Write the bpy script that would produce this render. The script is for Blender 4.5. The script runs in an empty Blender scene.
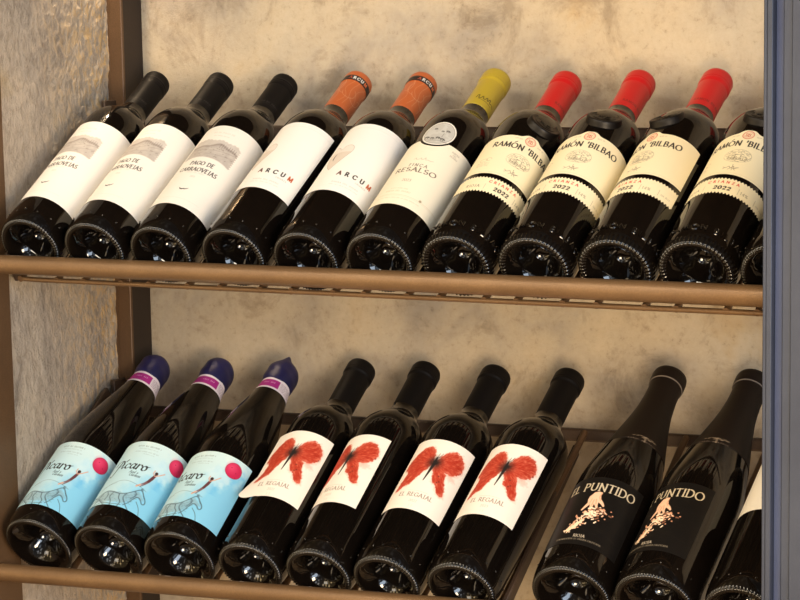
import bpy, math, random
import numpy as np
from mathutils import Matrix, Vector, noise as mnoise
random.seed(7)
RNG = np.random.default_rng(5)
SC = bpy.context.scene
COL = SC.collection
Z0 = 1.0                      # height of the upper rack's bottle bases above the floor

# ------------------------------------------------------------------ helpers
def tag(o, label=None, cat=None, group=None, kind=None):
    if label: o['label'] = label
    if cat: o['category'] = cat
    if group: o['group'] = group
    if kind: o['kind'] = kind
    return o

def link(name, mesh, parent=None):
    o = bpy.data.objects.new(name, mesh)
    COL.objects.link(o)
    if parent is not None: o.parent = parent
    return o

def empty(name, mat):
    o = bpy.data.objects.new(name, None); COL.objects.link(o)
    o.empty_display_size = 0.02
    o.matrix_world = mat
    return o

def fast_mesh(name, verts, quads, mats, matidx=None, cols=None, smooth=True):
    verts = np.asarray(verts, np.float32); quads = np.asarray(quads, np.int32)
    me = bpy.data.meshes.new(name)
    me.vertices.add(len(verts)); me.vertices.foreach_set('co', verts.ravel())
    k = quads.shape[1]
    me.loops.add(quads.size); me.loops.foreach_set('vertex_index', quads.ravel())
    me.polygons.add(len(quads))
    me.polygons.foreach_set('loop_start', np.arange(0, quads.size, k, dtype=np.int32))
    me.polygons.foreach_set('loop_total', np.full(len(quads), k, np.int32))
    me.polygons.foreach_set('use_smooth', np.full(len(quads), smooth, bool))
    for m in mats: me.materials.append(m)
    if matidx is not None: me.polygons.foreach_set('material_index', np.asarray(matidx, np.int32))
    me.update(calc_edges=True)
    if cols is not None:
        ca = me.color_attributes.new('Col', 'FLOAT_COLOR', 'POINT')
        c4 = np.ones((len(verts), 4), np.float32); c4[:, :3] = cols
        ca.data.foreach_set('color', c4.ravel())
    me.validate()
    return me

class MB:
    """collects boxes and tubes into one mesh"""
    def __init__(s): s.v = []; s.f = []
    def box(s, c, d, rot=None, bev=0.0):
        cx, cy, cz = c; x, y, z = d[0]/2, d[1]/2, d[2]/2
        b = min(bev, x*.9, y*.9, z*.9)
        i = len(s.v)
        if b <= 0:
            P = [(sx*x, sy*y, sz*z) for sz in (-1, 1) for sy in (-1, 1) for sx in (-1, 1)]
            F = [(0,2,3,1),(4,5,7,6),(0,1,5,4),(2,6,7,3),(0,4,6,2),(1,3,7,5)]
        else:                      # bevelled: three verts per corner
            P = []; idx = {}
            for sx in (-1,1):
                for sy in (-1,1):
                    for sz in (-1,1):
                        for a in range(3):
                            p = [sx*(x-b), sy*(y-b), sz*(z-b)]
                            p[a] = (sx*x, sy*y, sz*z)[a]
                            idx[(sx,sy,sz,a)] = len(P); P.append(tuple(p))
            F = []
            for sg in (-1,1):
                F.append([idx[(sg,-1,-1,0)],idx[(sg,1,-1,0)],idx[(sg,1,1,0)],idx[(sg,-1,1,0)]])
                F.append([idx[(-1,sg,-1,1)],idx[(1,sg,-1,1)],idx[(1,sg,1,1)],idx[(-1,sg,1,1)]])
                F.append([idx[(-1,-1,sg,2)],idx[(1,-1,sg,2)],idx[(1,1,sg,2)],idx[(-1,1,sg,2)]])
            for p in (-1,1):
                for q in (-1,1):
                    F.append([idx[(-1,p,q,1)],idx[(1,p,q,1)],idx[(1,p,q,2)],idx[(-1,p,q,2)]])
                    F.append([idx[(p,-1,q,0)],idx[(p,1,q,0)],idx[(p,1,q,2)],idx[(p,-1,q,2)]])
                    F.append([idx[(p,q,-1,0)],idx[(p,q,1,0)],idx[(p,q,1,1)],idx[(p,q,-1,1)]])
                    for r in (-1,1): F.append([idx[(p,q,r,0)],idx[(p,q,r,1)],idx[(p,q,r,2)]])
        for p in P:
            v = Vector(p)
            if rot is not None: v = rot @ v
            s.v.append((v.x+cx, v.y+cy, v.z+cz))
        s.f += [tuple(i+k for k in f) for f in F]
    def tube(s, pts, r, n=20, cap=True, dome=0.0):
        pts = [Vector(p) for p in pts]
        rr = r if isinstance(r, (list, tuple)) else [r]*len(pts)
        if dome > 0:
            d0 = (pts[0]-pts[1]).normalized(); d1 = (pts[-1]-pts[-2]).normalized()
            pts = [pts[0]+d0*dome] + [pts[0]+d0*dome*.6] + pts + [pts[-1]+d1*dome*.6] + [pts[-1]+d1*dome]
            rr = [rr[0]*.45, rr[0]*.85] + list(rr) + [rr[-1]*.85, rr[-1]*.45]
        i0 = len(s.v)
        for k, p in enumerate(pts):
            d = (pts[min(k+1, len(pts)-1)] - pts[max(k-1, 0)]).normalized()
            up = Vector((0,0,1)) if abs(d.z) < .9 else Vector((0,1,0))
            a = d.cross(up).normalized(); b = a.cross(d)
            for j in range(n):
                t = 2*math.pi*j/n
                q = p + (a*math.cos(t)+b*math.sin(t))*rr[k]
                s.v.append(tuple(q))
        for k in range(len(pts)-1):
            for j in range(n):
                s.f.append((i0+k*n+j, i0+k*n+(j+1)%n, i0+(k+1)*n+(j+1)%n, i0+(k+1)*n+j))
        if cap:
            s.f.append(tuple(i0+j for j in range(n))[::-1])
            s.f.append(tuple(i0+(len(pts)-1)*n+j for j in range(n)))
    def build(s, name, mat, parent=None, smooth=True, angle=40):
        me = bpy.data.meshes.new(name)
        me.from_pydata(s.v, [], s.f); me.materials.append(mat)
        import bmesh
        bm = bmesh.new(); bm.from_mesh(me); bmesh.ops.recalc_face_normals(bm, faces=bm.faces); bm.to_mesh(me); bm.free()
        if smooth:
            me.polygons.foreach_set('use_smooth', np.ones(len(me.polygons), bool))
            me.set_sharp_from_angle(angle=math.radians(angle))
        me.update()
        return link(name, me, parent)

def srgb(c):
    c = np.asarray(c, np.float64)/255.0
    return np.where(c <= .04045, c/12.92, ((c+.055)/1.055)**2.4)
def rgba(c):
    l = srgb(c); return (float(l[0]), float(l[1]), float(l[2]), 1.0)

# ------------------------------------------------------------------ materials
def new_mat(name):
    m = bpy.data.materials.new(name); m.use_nodes = True
    nt = m.node_tree; b = nt.nodes['Principled BSDF']
    return m, nt, b
def n_(nt, t, **kw):
    n = nt.nodes.new(t)
    for k, v in kw.items():
        if k in n.inputs: n.inputs[k].default_value = v
        else: setattr(n, k, v)
    return n
def ramp(nt, stops, src):
    r = nt.nodes.new('ShaderNodeValToRGB')
    e = r.color_ramp.elements
    while len(e) < len(stops): e.new(.5)
    for k, (p, c) in enumerate(stops): e[k].position = p; e[k].color = rgba(c)
    nt.links.new(src, r.inputs['Fac']); return r
def noise_n(nt, coord, scale, detail=6, rough=.6, dist=0.0):
    n = n_(nt, 'ShaderNodeTexNoise', Scale=scale, Detail=detail, Roughness=rough, Distortion=dist)
    nt.links.new(coord, n.inputs['Vector']); return n
def mixc(nt, fac, a, b, mode='MIX'):
    m = nt.nodes.new('ShaderNodeMix'); m.data_type = 'RGBA'; m.blend_type = mode
    for sock, v in ((m.inputs[0], fac), (m.inputs[6], a), (m.inputs[7], b)):
        if hasattr(v, 'links') or hasattr(v, 'is_linked'): nt.links.new(v, sock)
        else: sock.default_value = v
    return m.outputs[2]
def bump(nt, b, src, strength, dist):
    bn = n_(nt, 'ShaderNodeBump', Strength=strength, Distance=dist)
    nt.links.new(src, bn.inputs['Height']); nt.links.new(bn.outputs[0], b.inputs['Normal']); return bn

def mat_col(name, rough=.55, spec=.3, metal=0.0, coat=0.0):
    m, nt, b = new_mat(name)
    a = nt.nodes.new('ShaderNodeVertexColor'); a.layer_name = 'Col'
    nt.links.new(a.outputs['Color'], b.inputs['Base Color'])
    b.inputs['Roughness'].default_value = rough
    b.inputs['Specular IOR Level'].default_value = spec
    b.inputs['Metallic'].default_value = metal
    b.inputs['Coat Weight'].default_value = coat
    return m
M = {}
M['paper'] = mat_col('label_paper', .62, .25)
M['black_paper'] = mat_col('black_label_paper', .45, .22)
M['foil'] = mat_col('capsule_foil', .36, .5)
M['matte_foil'] = mat_col('matte_capsule_foil', .5, .15)

def glass_mat(name, c, rough=.05, spec=.50):
    m, nt, b = new_mat(name)
    tc = nt.nodes.new('ShaderNodeTexCoord')
    n = noise_n(nt, tc.outputs['Object'], 25, 3)
    r = ramp(nt, [(.3, [x*.7 for x in c]), (.75, [x*1.25 for x in c])], n.outputs['Fac'])
    nt.links.new(r.outputs[0], b.inputs['Base Color'])
    b.inputs['Roughness'].default_value = rough
    b.inputs['IOR'].default_value = 1.52
    b.inputs['Specular IOR Level'].default_value = spec
    sp = noise_n(nt, tc.outputs['Object'], 9, 2)
    bump(nt, b, sp.outputs['Fac'], .12, .004)
    return m
M['glass'] = glass_mat('dark_bottle_glass', (12, 9, 7))
M['wax'] = glass_mat('navy_wax', (26, 26, 74), .42)
M['seal_glass'] = glass_mat('glass_seal', (16, 12, 10), .42, .25)

def metal_mat(name, c0, c1, rough, metallic, spk=.35):
    m, nt, b = new_mat(name)
    tc = nt.nodes.new('ShaderNodeTexCoord')
    n = noise_n(nt, tc.outputs['Object'], 14, 5)
    r = ramp(nt, [(.3, c0), (.7, c1)], n.outputs['Fac'])
    f = noise_n(nt, tc.outputs['Object'], 900, 2)
    rf = ramp(nt, [(.35, (150,150,150)), (.7, (255,255,255))], f.outputs['Fac'])
    c = mixc(nt, spk, r.outputs[0], rf.outputs[0], 'MULTIPLY')
    nt.links.new(c, b.inputs['Base Color'])
    b.inputs['Roughness'].default_value = rough
    b.inputs['Metallic'].default_value = metallic
    bump(nt, b, f.outputs['Fac'], .15, .0006)
    return m
M['bronze'] = metal_mat('bronze_painted_steel', (112, 85, 58), (130, 101, 70), .42, .35)
M['brown'] = metal_mat('brown_painted_steel', (96, 72, 50), (112, 84, 58), .45, .2)
M['brown_dark'] = metal_mat('dark_brown_steel', (64, 50, 40), (80, 62, 48), .5, .1)
M['brown_black'] = metal_mat('brown_black_steel', (44, 34, 28), (54, 42, 34), .55, .1)
M['blue_grey'] = metal_mat('blue_grey_aluminium', (54, 61, 78), (64, 71, 88), .45, .3, .15)
M['blue_dark'] = metal_mat('dark_blue_gasket', (52, 62, 92), (60, 72, 104), .5, .1, .15)

def wall_mat():
    m, nt, b = new_mat('mottled_plaster')
    tc = nt.nodes.new('ShaderNodeTexCoord'); o = tc.outputs['Object']
    n1 = noise_n(nt, o, 6.5, 5, .6, .3)
    n2 = noise_n(nt, o, 15, 7, .72, .5)
    n3 = noise_n(nt, o, 120, 5, .75)
    n4 = noise_n(nt, o, 34, 6, .7, .3)
    base = ramp(nt, [(.32, (158, 151, 142)), (.46, (186, 175, 157)), (.58, (195, 182, 160)), (.72, (190, 167, 131))], n1.outputs['Fac'])
    stain = ramp(nt, [(.34, (176, 164, 150)), (.46, (240, 235, 228)), (.7, (255, 252, 246))], n2.outputs['Fac'])
    c = mixc(nt, .62, base.outputs[0], stain.outputs[0], 'MULTIPLY')
    st2 = ramp(nt, [(.30, (150, 132, 112)), (.41, (246, 242, 238)), (.6, (255, 255, 255))], n4.outputs['Fac'])
    c = mixc(nt, .34, c, st2.outputs[0], 'MULTIPLY')
    sp = ramp(nt, [(.30, (130, 112, 92)), (.42, (240, 236, 230)), (.6, (255, 255, 255))], n3.outputs['Fac'])
    c = mixc(nt, .4, c, sp.outputs[0], 'MULTIPLY')
    nt.links.new(c, b.inputs['Base Color'])
    b.inputs['Roughness'].default_value = .9; b.inputs['Specular IOR Level'].default_value = .15
    ht = nt.nodes.new('ShaderNodeMath'); ht.operation = 'ADD'
    nt.links.new(n4.outputs['Fac'], ht.inputs[0]); nt.links.new(n3.outputs['Fac'], ht.inputs[1])
    bump(nt, b, ht.outputs[0], .3, .003)
    return m
M['plaster'] = wall_mat()

def stone_mat():
    m, nt, b = new_mat('rough_slate')
    tc = nt.nodes.new('ShaderNodeTexCoord'); o = tc.outputs['Object']
    mp = nt.nodes.new('ShaderNodeMapping'); mp.inputs['Scale'].default_value = (1, 1.5, .8); nt.links.new(o, mp.inputs[0])
    n1 = noise_n(nt, mp.outputs[0], 9, 8, .65, .8)
    n2 = noise_n(nt, mp.outputs[0], 95, 8, .72, .4)
    n3 = noise_n(nt, mp.outputs[0], 380, 4, .7)
    base = ramp(nt, [(.28, (150, 140, 130)), (.42, (190, 178, 164)), (.58, (206, 192, 174)), (.74, (208, 186, 148))], n1.outputs['Fac'])
    c = mixc(nt, .5, base.outputs[0], ramp(nt, [(.3, (136, 118, 98)), (.55, (255, 255, 255))], n2.outputs['Fac']).outputs[0], 'MULTIPLY')
    sp = nt.nodes.new('ShaderNodeSeparateXYZ'); nt.links.new(o, sp.inputs[0])
    mr = nt.nodes.new('ShaderNodeMapRange'); mr.inputs[1].default_value = .10; mr.inputs[2].default_value = .24; nt.links.new(sp.outputs['Y'], mr.inputs[0])
    mu = nt.nodes.new('ShaderNodeMath'); mu.operation = 'MULTIPLY'; nt.links.new(mr.outputs[0], mu.inputs[0])
    gl = ramp(nt, [(.46, (0, 0, 0)), (.60, (255, 255, 255))], n2.outputs['Fac']); nt.links.new(gl.outputs[0], mu.inputs[1])
    c = mixc(nt, mu.outputs[0], c, rgba((218, 182, 124)))         # golden grazing light towards the rear edge, painted into the colour as flecks
    nt.links.new(c, b.inputs['Base Color'])
    b.inputs['Roughness'].default_value = .68; b.inputs['Specular IOR Level'].default_value = .35
    ht = nt.nodes.new('ShaderNodeMath'); ht.operation = 'MULTIPLY_ADD'
    nt.links.new(n3.outputs['Fac'], ht.inputs[0]); ht.inputs[1].default_value = .35; nt.links.new(n2.outputs['Fac'], ht.inputs[2])
    bump(nt, b, ht.outputs[0], 1.0, .0055)
    return m
M['stone'] = stone_mat()
def floor_mat():
    m, nt, b = new_mat('brown_floor_tiles')
    tc = nt.nodes.new('ShaderNodeTexCoord'); o = tc.outputs['Object']
    br = nt.nodes.new('ShaderNodeTexBrick'); nt.links.new(o, br.inputs['Vector'])
    br.inputs['Color1'].default_value = rgba((186,160,128)); br.inputs['Color2'].default_value = rgba((194,168,136)); br.inputs['Mortar'].default_value = rgba((90,78,66))
    br.inputs['Scale'].default_value = 2; nt.links.new(br.outputs['Color'], b.inputs['Base Color'])
    b.inputs['Roughness'].default_value = .6
    return m
M['floor'] = floor_mat()

# ------------------------------------------------------------------ a small paint box: art is drawn in millimetres into a colour grid
def vnoise(shape, cell, seed, octaves=3):
    g = np.random.default_rng(seed); out = np.zeros(shape); amp = 1; tot = 0
    for _ in range(octaves):
        ny, nx = int(shape[0]/cell)+3, int(shape[1]/cell)+3
        a = g.random((ny, nx))
        yy = np.arange(shape[0])/cell; xx = np.arange(shape[1])/cell
        y0 = yy.astype(int); x0 = xx.astype(int); fy = (yy-y0)[:, None]; fx = (xx-x0)[None]
        fy = fy*fy*(3-2*fy); fx = fx*fx*(3-2*fx)
        v = (a[y0][:, x0]*(1-fx)+a[y0][:, x0+1]*fx)*(1-fy)+(a[y0+1][:, x0]*(1-fx)+a[y0+1][:, x0+1]*fx)*fy
        out += v*amp; tot += amp; amp *= .55; cell = max(cell/2, 1.01)
    return out/tot

class Canvas:
    def __init__(s, x0, x1, y0, y1, res, bg):
        s.x0, s.y0, s.res = x0, y0, res
        s.nx = int(round((x1-x0)/res))+1; s.ny = int(round((y1-y0)/res))+1
        s.x1 = x0+(s.nx-1)*res; s.y1 = y0+(s.ny-1)*res
        s.a = np.empty((s.ny, s.nx, 3)); s.a[:] = np.asarray(bg, float)
        s.X, s.Y = np.meshgrid(x0+np.arange(s.nx)*res, y0+np.arange(s.ny)*res)
    def win(s, xa, xb, ya, yb):
        i0 = max(0, int((xa-s.x0)/s.res)-1); i1 = min(s.nx, int((xb-s.x0)/s.res)+3)
        j0 = max(0, int((ya-s.y0)/s.res)-1); j1 = min(s.ny, int((yb-s.y0)/s.res)+3)
        return (slice(j0, j1), slice(i0, i1)) if i1 > i0 and j1 > j0 else None
    def put(s, w, cov, col, al=1.0):
        c = (np.clip(cov, 0, 1)*al)[..., None]
        s.a[w] = s.a[w]*(1-c) + np.asarray(col, float)*c
    def strokes(s, lines, col, al=1.0, soft=1.0):
        """lines: list of (points, half widths); one coverage for all, so overlaps do not double up"""
        lines = [l for l in lines if len(l[0]) > 1]
        if not lines: return
        allp = np.concatenate([np.asarray(p, float) for p, _ in lines]); mw = max(float(np.max(h)) for _, h in lines)+soft*s.res
        W = s.win(allp[:,0].min()-mw, allp[:,0].max()+mw, allp[:,1].min()-mw, allp[:,1].max()+mw)
        if W is None: return
        cov = np.zeros(s.X[W].shape); oy, ox = W[0].start, W[1].start
        for p, h in lines:
            p = np.asarray(p, float); h = np.broadcast_to(np.asarray(h, float), (len(p),))
            for k in range(len(p)-1):
                a, b = p[k], p[k+1]; m = max(h[k], h[k+1])+soft*s.res
                w = s.win(min(a[0],b[0])-m, max(a[0],b[0])+m, min(a[1],b[1])-m, max(a[1],b[1])+m)
                if w is None: continue
                d = b-a; L2 = d@d+1e-12
                t = np.clip(((s.X[w]-a[0])*d[0]+(s.Y[w]-a[1])*d[1])/L2, 0, 1)
                dist = np.hypot(s.X[w]-a[0]-t*d[0], s.Y[w]-a[1]-t*d[1])
                hw = h[k]*(1-t)+h[k+1]*t
                c = np.clip((hw-dist)/(soft*s.res)+.5, 0, 1)
                c = c*np.clip(hw/(.35*s.res), .25, 1)
                v = (slice(w[0].start-oy, w[0].stop-oy), slice(w[1].start-ox, w[1].stop-ox))
                np.maximum(cov[v], c, out=cov[v])
        s.put(W, cov, col, al)
    def line(s, pts, w, col, al=1.0, soft=1.0): s.strokes([(pts, w/2)], col, al, soft)
    def poly(s, pts, col, al=1.0, soft=.4, rough=0.0, tex=None, seed=1):
        p = np.asarray(pts, float); m = soft*2+rough+s.res
        w = s.win(p[:,0].min()-m, p[:,0].max()+m, p[:,1].min()-m, p[:,1].max()+m)
        if w is None: return
        X, Y = s.X[w], s.Y[w]; ins = np.zeros(X.shape, bool); dist = np.full(X.shape, 1e9)
        q = np.roll(p, -1, 0)
        for (ax, ay), (bx, by) in zip(p, q):
            if ay != by:
                ins ^= ((ay > Y) != (by > Y)) & (X < (bx-ax)*(Y-ay)/(by-ay)+ax)
            dx, dy = bx-ax, by-ay; t = np.clip(((X-ax)*dx+(Y-ay)*dy)/(dx*dx+dy*dy+1e-12), 0, 1)
            dist = np.minimum(dist, np.hypot(X-ax-t*dx, Y-ay-t*dy))
        sd = np.where(ins, dist, -dist)
        if rough: sd = sd + (vnoise(X.shape, max(3, 2.2/s.res), seed)-.5)*2*rough
        cov = np.clip(sd/soft+.5, 0, 1)
        if tex is not None: cov = cov*(1-tex*vnoise(X.shape, max(3, 1.6/s.res), seed+9))
        s.put(w, cov, col, al)
    def ellipse(s, cx, cy, rx, ry, col, al=1.0, soft=.35, ring=None):
        m = 1+soft; w = s.win(cx-rx-m, cx+rx+m, cy-ry-m, cy+ry+m)
        if w is None: return
        r = np.hypot((s.X[w]-cx)/rx, (s.Y[w]-cy)/ry); sd = (1-r)*min(rx, ry)
        if ring: cov = np.clip((ring/2-np.abs(sd))/soft+.5, 0, 1)
        else: cov = np.clip(sd/soft+.5, 0, 1)
        s.put(w, cov, col, al)
    def linear(s): return srgb(np.clip(s.a, 0, 255))
    def sample(s, x, y):
        fx = np.clip((x-s.x0)/s.res, 0, s.nx-1.001); fy = np.clip((y-s.y0)/s.res, 0, s.ny-1.001)
        i = fx.astype(int); j = fy.astype(int); u = (fx-i)[..., None]; v = (fy-j)[..., None]; a = s.linear()
        return (a[j, i]*(1-u)+a[j, i+1]*u)*(1-v)+(a[j+1, i]*(1-u)+a[j+1, i+1]*u)*v

def arc(cx, cy, rx, ry, a0, a1, n=12):
    return [(cx+rx*math.cos(math.radians(a0+(a1-a0)*k/n)), cy+ry*math.sin(math.radians(a0+(a1-a0)*k/n))) for k in range(n+1)]
# letters as strokes: (advance width, list of strokes, feet) ; feet are stroke ends that carry a serif
G = {
 'A': (.86, [[(.04,0),(.43,1)],[(.43,1),(.82,0)],[(.19,.34),(.68,.34)]], [(.04,0),(.82,0)]),
 'B': (.70, [[(.12,0),(.12,1)],[(.12,1),(.34,1)]+arc(.34,.765,.22,.235,90,-90)+[(.12,.53)],[(.12,.53),(.36,.53)]+arc(.36,.265,.26,.265,90,-90)+[(.12,0)]], [(.12,0),(.12,1)]),
 'C': (.84, [arc(.48,.5,.42,.5,42,318,20)], []),
 'D': (.88, [[(.12,0),(.12,1)],[(.12,1),(.36,1)]+arc(.36,.5,.44,.5,90,-90,18)+[(.12,0)]], [(.12,0),(.12,1)]),
 'E': (.64, [[(.12,0),(.12,1)],[(.12,1),(.56,1)],[(.12,.52),(.48,.52)],[(.12,0),(.58,0)]], [(.12,1),(.12,0)]),
 'F': (.60, [[(.12,0),(.12,1)],[(.12,1),(.56,1)],[(.12,.52),(.47,.52)]], [(.12,0),(.12,1)]),
 'G': (.90, [arc(.48,.5,.42,.5,42,330,20)+[(.84,.42)],[(.60,.42),(.86,.42)]], []),
 'H': (.86, [[(.12,0),(.12,1)],[(.74,0),(.74,1)],[(.12,.52),(.74,.52)]], [(.12,0),(.12,1),(.74,0),(.74,1)]),
 'I': (.28, [[(.14,0),(.14,1)]], [(.14,0),(.14,1)]),
 'J': (.42, [[(.26,1),(.26,.1)]+arc(.08,.1,.18,.24,0,-80,6)], [(.26,1)]),
 'L': (.62, [[(.12,0),(.12,1)],[(.12,0),(.58,0)]], [(.12,0),(.12,1)]),
 'M': (1.02, [[(.1,0),(.16,1)],[(.16,1),(.51,.05)],[(.51,.05),(.86,1)],[(.86,1),(.92,0)]], [(.1,0),(.92,0)]),
 'N': (.90, [[(.13,0),(.13,1)],[(.13,1),(.77,0)],[(.77,0),(.77,1)]], [(.13,0),(.77,1)]),
 'O': (.98, [arc(.49,.5,.44,.5,0,360,28)], []),
 'P': (.68, [[(.12,0),(.12,1)],[(.12,1),(.34,1)]+arc(.34,.73,.26,.27,90,-90)+[(.12,.46)]], [(.12,0),(.12,1)]),
 'R': (.76, [[(.12,0),(.12,1)],[(.12,1),(.34,1)]+arc(.34,.74,.25,.26,90,-90)+[(.12,.48)],[(.34,.48),(.72,0)]], [(.12,0),(.12,1)]),
 'S': (.62, [arc(.32,.75,.23,.25,50,250,12)+arc(.32,.25,.25,.26,75,-140,12)], []),
 'T': (.76, [[(.38,0),(.38,1)],[(.04,1),(.72,1)]], [(.38,0)]),
 'U': (.86, [[(.12,1),(.12,.36)]+arc(.43,.36,.31,.36,180,360,14)+[(.74,1)]], [(.12,1),(.74,1)]),
 'V': (.82, [[(.03,1),(.41,0)],[(.41,0),(.79,1)]], [(.03,1),(.79,1)]),
 'Y': (.80, [[(.04,1),(.4,.45)],[(.76,1),(.4,.45)],[(.4,.45),(.4,0)]], [(.4,0)]),
 'Z': (.72, [[(.08,1),(.66,1)],[(.66,1),(.06,0)],[(.06,0),(.68,0)]], []),
 '0': (.70, [arc(.35,.5,.29,.5,0,360,22)], []),
 '1': (.42, [[(.08,.8),(.24,1)],[(.24,1),(.24,0)]], [(.24,0)]),
 '2': (.64, [arc(.31,.72,.24,.28,160,-40,12)+[(.06,0)],[(.06,0),(.6,0)]], []),
 '3': (.62, [arc(.28,.76,.22,.24,150,-90,10)+arc(.28,.26,.26,.27,90,-150,12)], []),
 '4': (.66, [[(.48,0),(.48,1)],[(.48,1),(.04,.28)],[(.04,.28),(.62,.28)]], []),
 '%': (.9, [arc(.2,.78,.15,.2,0,360),arc(.68,.22,.15,.2,0,360),[(.2,0),(.7,1)]], []),
 '|': (.4, [[(.2,-.25),(.2,1.15)]], []),
 "'": (.22, [[(.12,1.05),(.08,.78)]], []),
 '.': (.25, [[(.1,0),(.12,.03)]], []),
 ' ': (.42, [], []),
 # lower case
 'a': (.52, [arc(.24,.27,.19,.27,20,340,14),[(.44,.52),(.42,.12),(.54,.04)]], []),
 'c': (.46, [arc(.27,.27,.21,.27,50,310,12)], []),
 'e': (.48, [[(.07,.28),(.42,.30)]+arc(.25,.27,.19,.27,10,310,12)], []),
 'i': (.24, [[(.1,.52),(.1,.06),(.2,.02)],[(.1,.74),(.12,.78)]], []),
 'l': (.24, [[(.1,1),(.1,.06),(.2,.02)]], []),
 'n': (.52, [[(.08,0),(.08,.52)],[(.08,.36)]+arc(.26,.36,.17,.16,160,0,8)+[(.43,0)]], []),
 'o': (.52, [arc(.26,.27,.21,.27,0,360,18)], []),
 'r': (.40, [[(.08,0),(.08,.52)],[(.08,.34),(.2,.5),(.36,.48)]], []),
 'u': (.52, [[(.08,.52),(.08,.18)]+arc(.25,.18,.17,.18,180,360,8)+[(.42,.52)],[(.42,.52),(.42,0)]], []),
 'y': (.48, [[(.06,.52),(.24,0)],[(.42,.52),(.16,-.28),(.04,-.3)]], []),
 'z': (.44, [[(.06,.52),(.38,.52)],[(.38,.52),(.04,0)],[(.04,0),(.4,0)]], []),
}
def text_lines(txt, x, y, h, thick=.16, thin=.05, serif=True, track=.08, wide=1.0, slant=0.0, nib=20, align='c', arch=None):
    """returns stroke list placed at (x, y) ; h is the capital height ; arch(x) lifts the base line"""
    adv = []
    for ch in txt: adv.append((G[ch][0]*wide+track)*h)
    tot = sum(adv)-track*h
    cx = x-(tot/2 if align == 'c' else (tot if align == 'r' else 0)); out = []
    for ch, ad in zip(txt, adv):
        w, st, feet = G[ch]
        def T(px, py): 
            X = cx+(px*wide+slant*py)*h; return (X, y+py*h+(arch(X) if arch else 0))
        for s in st:
            p = []
            for a, b in zip(s[:-1], s[1:]):
                n = 1 if len(s) > 4 else 3
                for k in range(n): p.append((a[0]+(b[0]-a[0])*k/n, a[1]+(b[1]-a[1])*k/n))
            p.append(s[-1])
            q = np.array([T(*v) for v in p]); d = np.gradient(q, axis=0); th = np.degrees(np.arctan2(d[:,1], d[:,0]))
            hw = h*(thin+(thick-thin)*np.abs(np.sin(np.radians(th-nib))))/2
            out.append((q, hw))
        if serif:
            for fx, fy in feet:
                out.append(([T(fx-.12/wide, fy), T(fx+.12/wide, fy)], h*thin/2*1.1))
        cx += ad
    return out
def micro(cv, x, y, w, h, col, al, seed, words=4):
    """a line of unreadable small print"""
    g = random.Random(seed); cx = x-w/2; L = []
    while cx < x+w/2:
        n = g.randint(3, 8)
        for _ in range(n):
            if cx > x+w/2: break
            a = g.random(); L.append(([(cx, y), (cx+.1*h, y+h*(.7+.3*a))], h*.09))
            if a > .45: L.append(([(cx, y+h*g.choice((0, .5, .9))), (cx+.45*h, y+h*g.choice((0, .5, .9)))], h*.07))
            cx += h*.72
        cx += h*.7
    cv.strokes(L, col, al)

def label_grid(cv, r, xl, xr, bot, top, step=.34, off=.00022, lift=None, rang=.0404, dy=0.0):
    """curved paper carrying a canvas; bot / top give the lower and upper edge in mm for each x"""
    nx = max(8, int((xr-xl)/step)); x = np.linspace(xl, xr, nx+1)
    b = bot(x) if callable(bot) else np.full_like(x, bot); t = top(x) if callable(top) else np.full_like(x, top)
    ny = max(6, int((t.max()-b.min())/step)); v = np.linspace(0, 1, ny+1)
    X = np.repeat(x[None], ny+1, 0); Y = b[None]*(1-v[:, None])+t[None]*v[:, None]
    cols = cv.sample(X, Y)
    R = np.full_like(X, r)
    ph = X/1000/rang
    P = np.stack([(R+off)*np.sin(ph), -(R+off)*np.cos(ph), (Y+dy)/1000], -1)
    if lift is not None:
        l = lift(X, Y); P[..., 0] += l[0]; P[..., 1] += l[1]; P[..., 2] += l[2]
    i = np.arange((nx+1)*(ny+1)).reshape(ny+1, nx+1)
    q = np.stack([i[:-1,:-1], i[:-1,1:], i[1:,1:], i[1:,:-1]], -1).reshape(-1, 4)
    return P.reshape(-1, 3), q, cols.reshape(-1, 3)
# ------------------------------------------------------------------ bottle shapes
def smooth_profile(pts, sub=4):
    p = np.array(pts, float); out = []
    for k in range(len(p)-1):
        a = p[max(k-1, 0)]; b = p[k]; c = p[k+1]; d = p[min(k+2, len(p)-1)]
        L = np.linalg.norm(c-b)
        m0 = (c-a)/max(np.linalg.norm(c-a), 1e-9)*L; m1 = (d-b)/max(np.linalg.norm(d-b), 1e-9)*L
        for j in range(sub):
            t = j/sub
            out.append((2*t**3-3*t*t+1)*b+(t**3-2*t*t+t)*m0+(-2*t**3+3*t*t)*c+(t**3-t*t)*m1)
    out.append(p[-1]); out = np.array(out); out[:, 0] = np.maximum(out[:, 0], 0); return out

def lathe(prof, nseg, fn=None):
    prof = np.asarray(prof, float)
    th = 2*np.pi*np.arange(nseg)/nseg
    R = np.repeat(prof[:, :1], nseg, 1); S = np.repeat(prof[:, 1:], nseg, 1); T = np.repeat(th[None], len(prof), 0)
    if fn: R, S = fn(R, S, T)
    P = np.stack([R*np.sin(T), -R*np.cos(T), S], -1).reshape(-1, 3)
    i = np.arange(len(prof)*nseg).reshape(len(prof), nseg); j = np.roll(i, -1, 1)
    q = np.stack([i[:-1], j[:-1], j[1:], i[1:]], -1).reshape(-1, 4)
    return P, q, T, S

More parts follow.
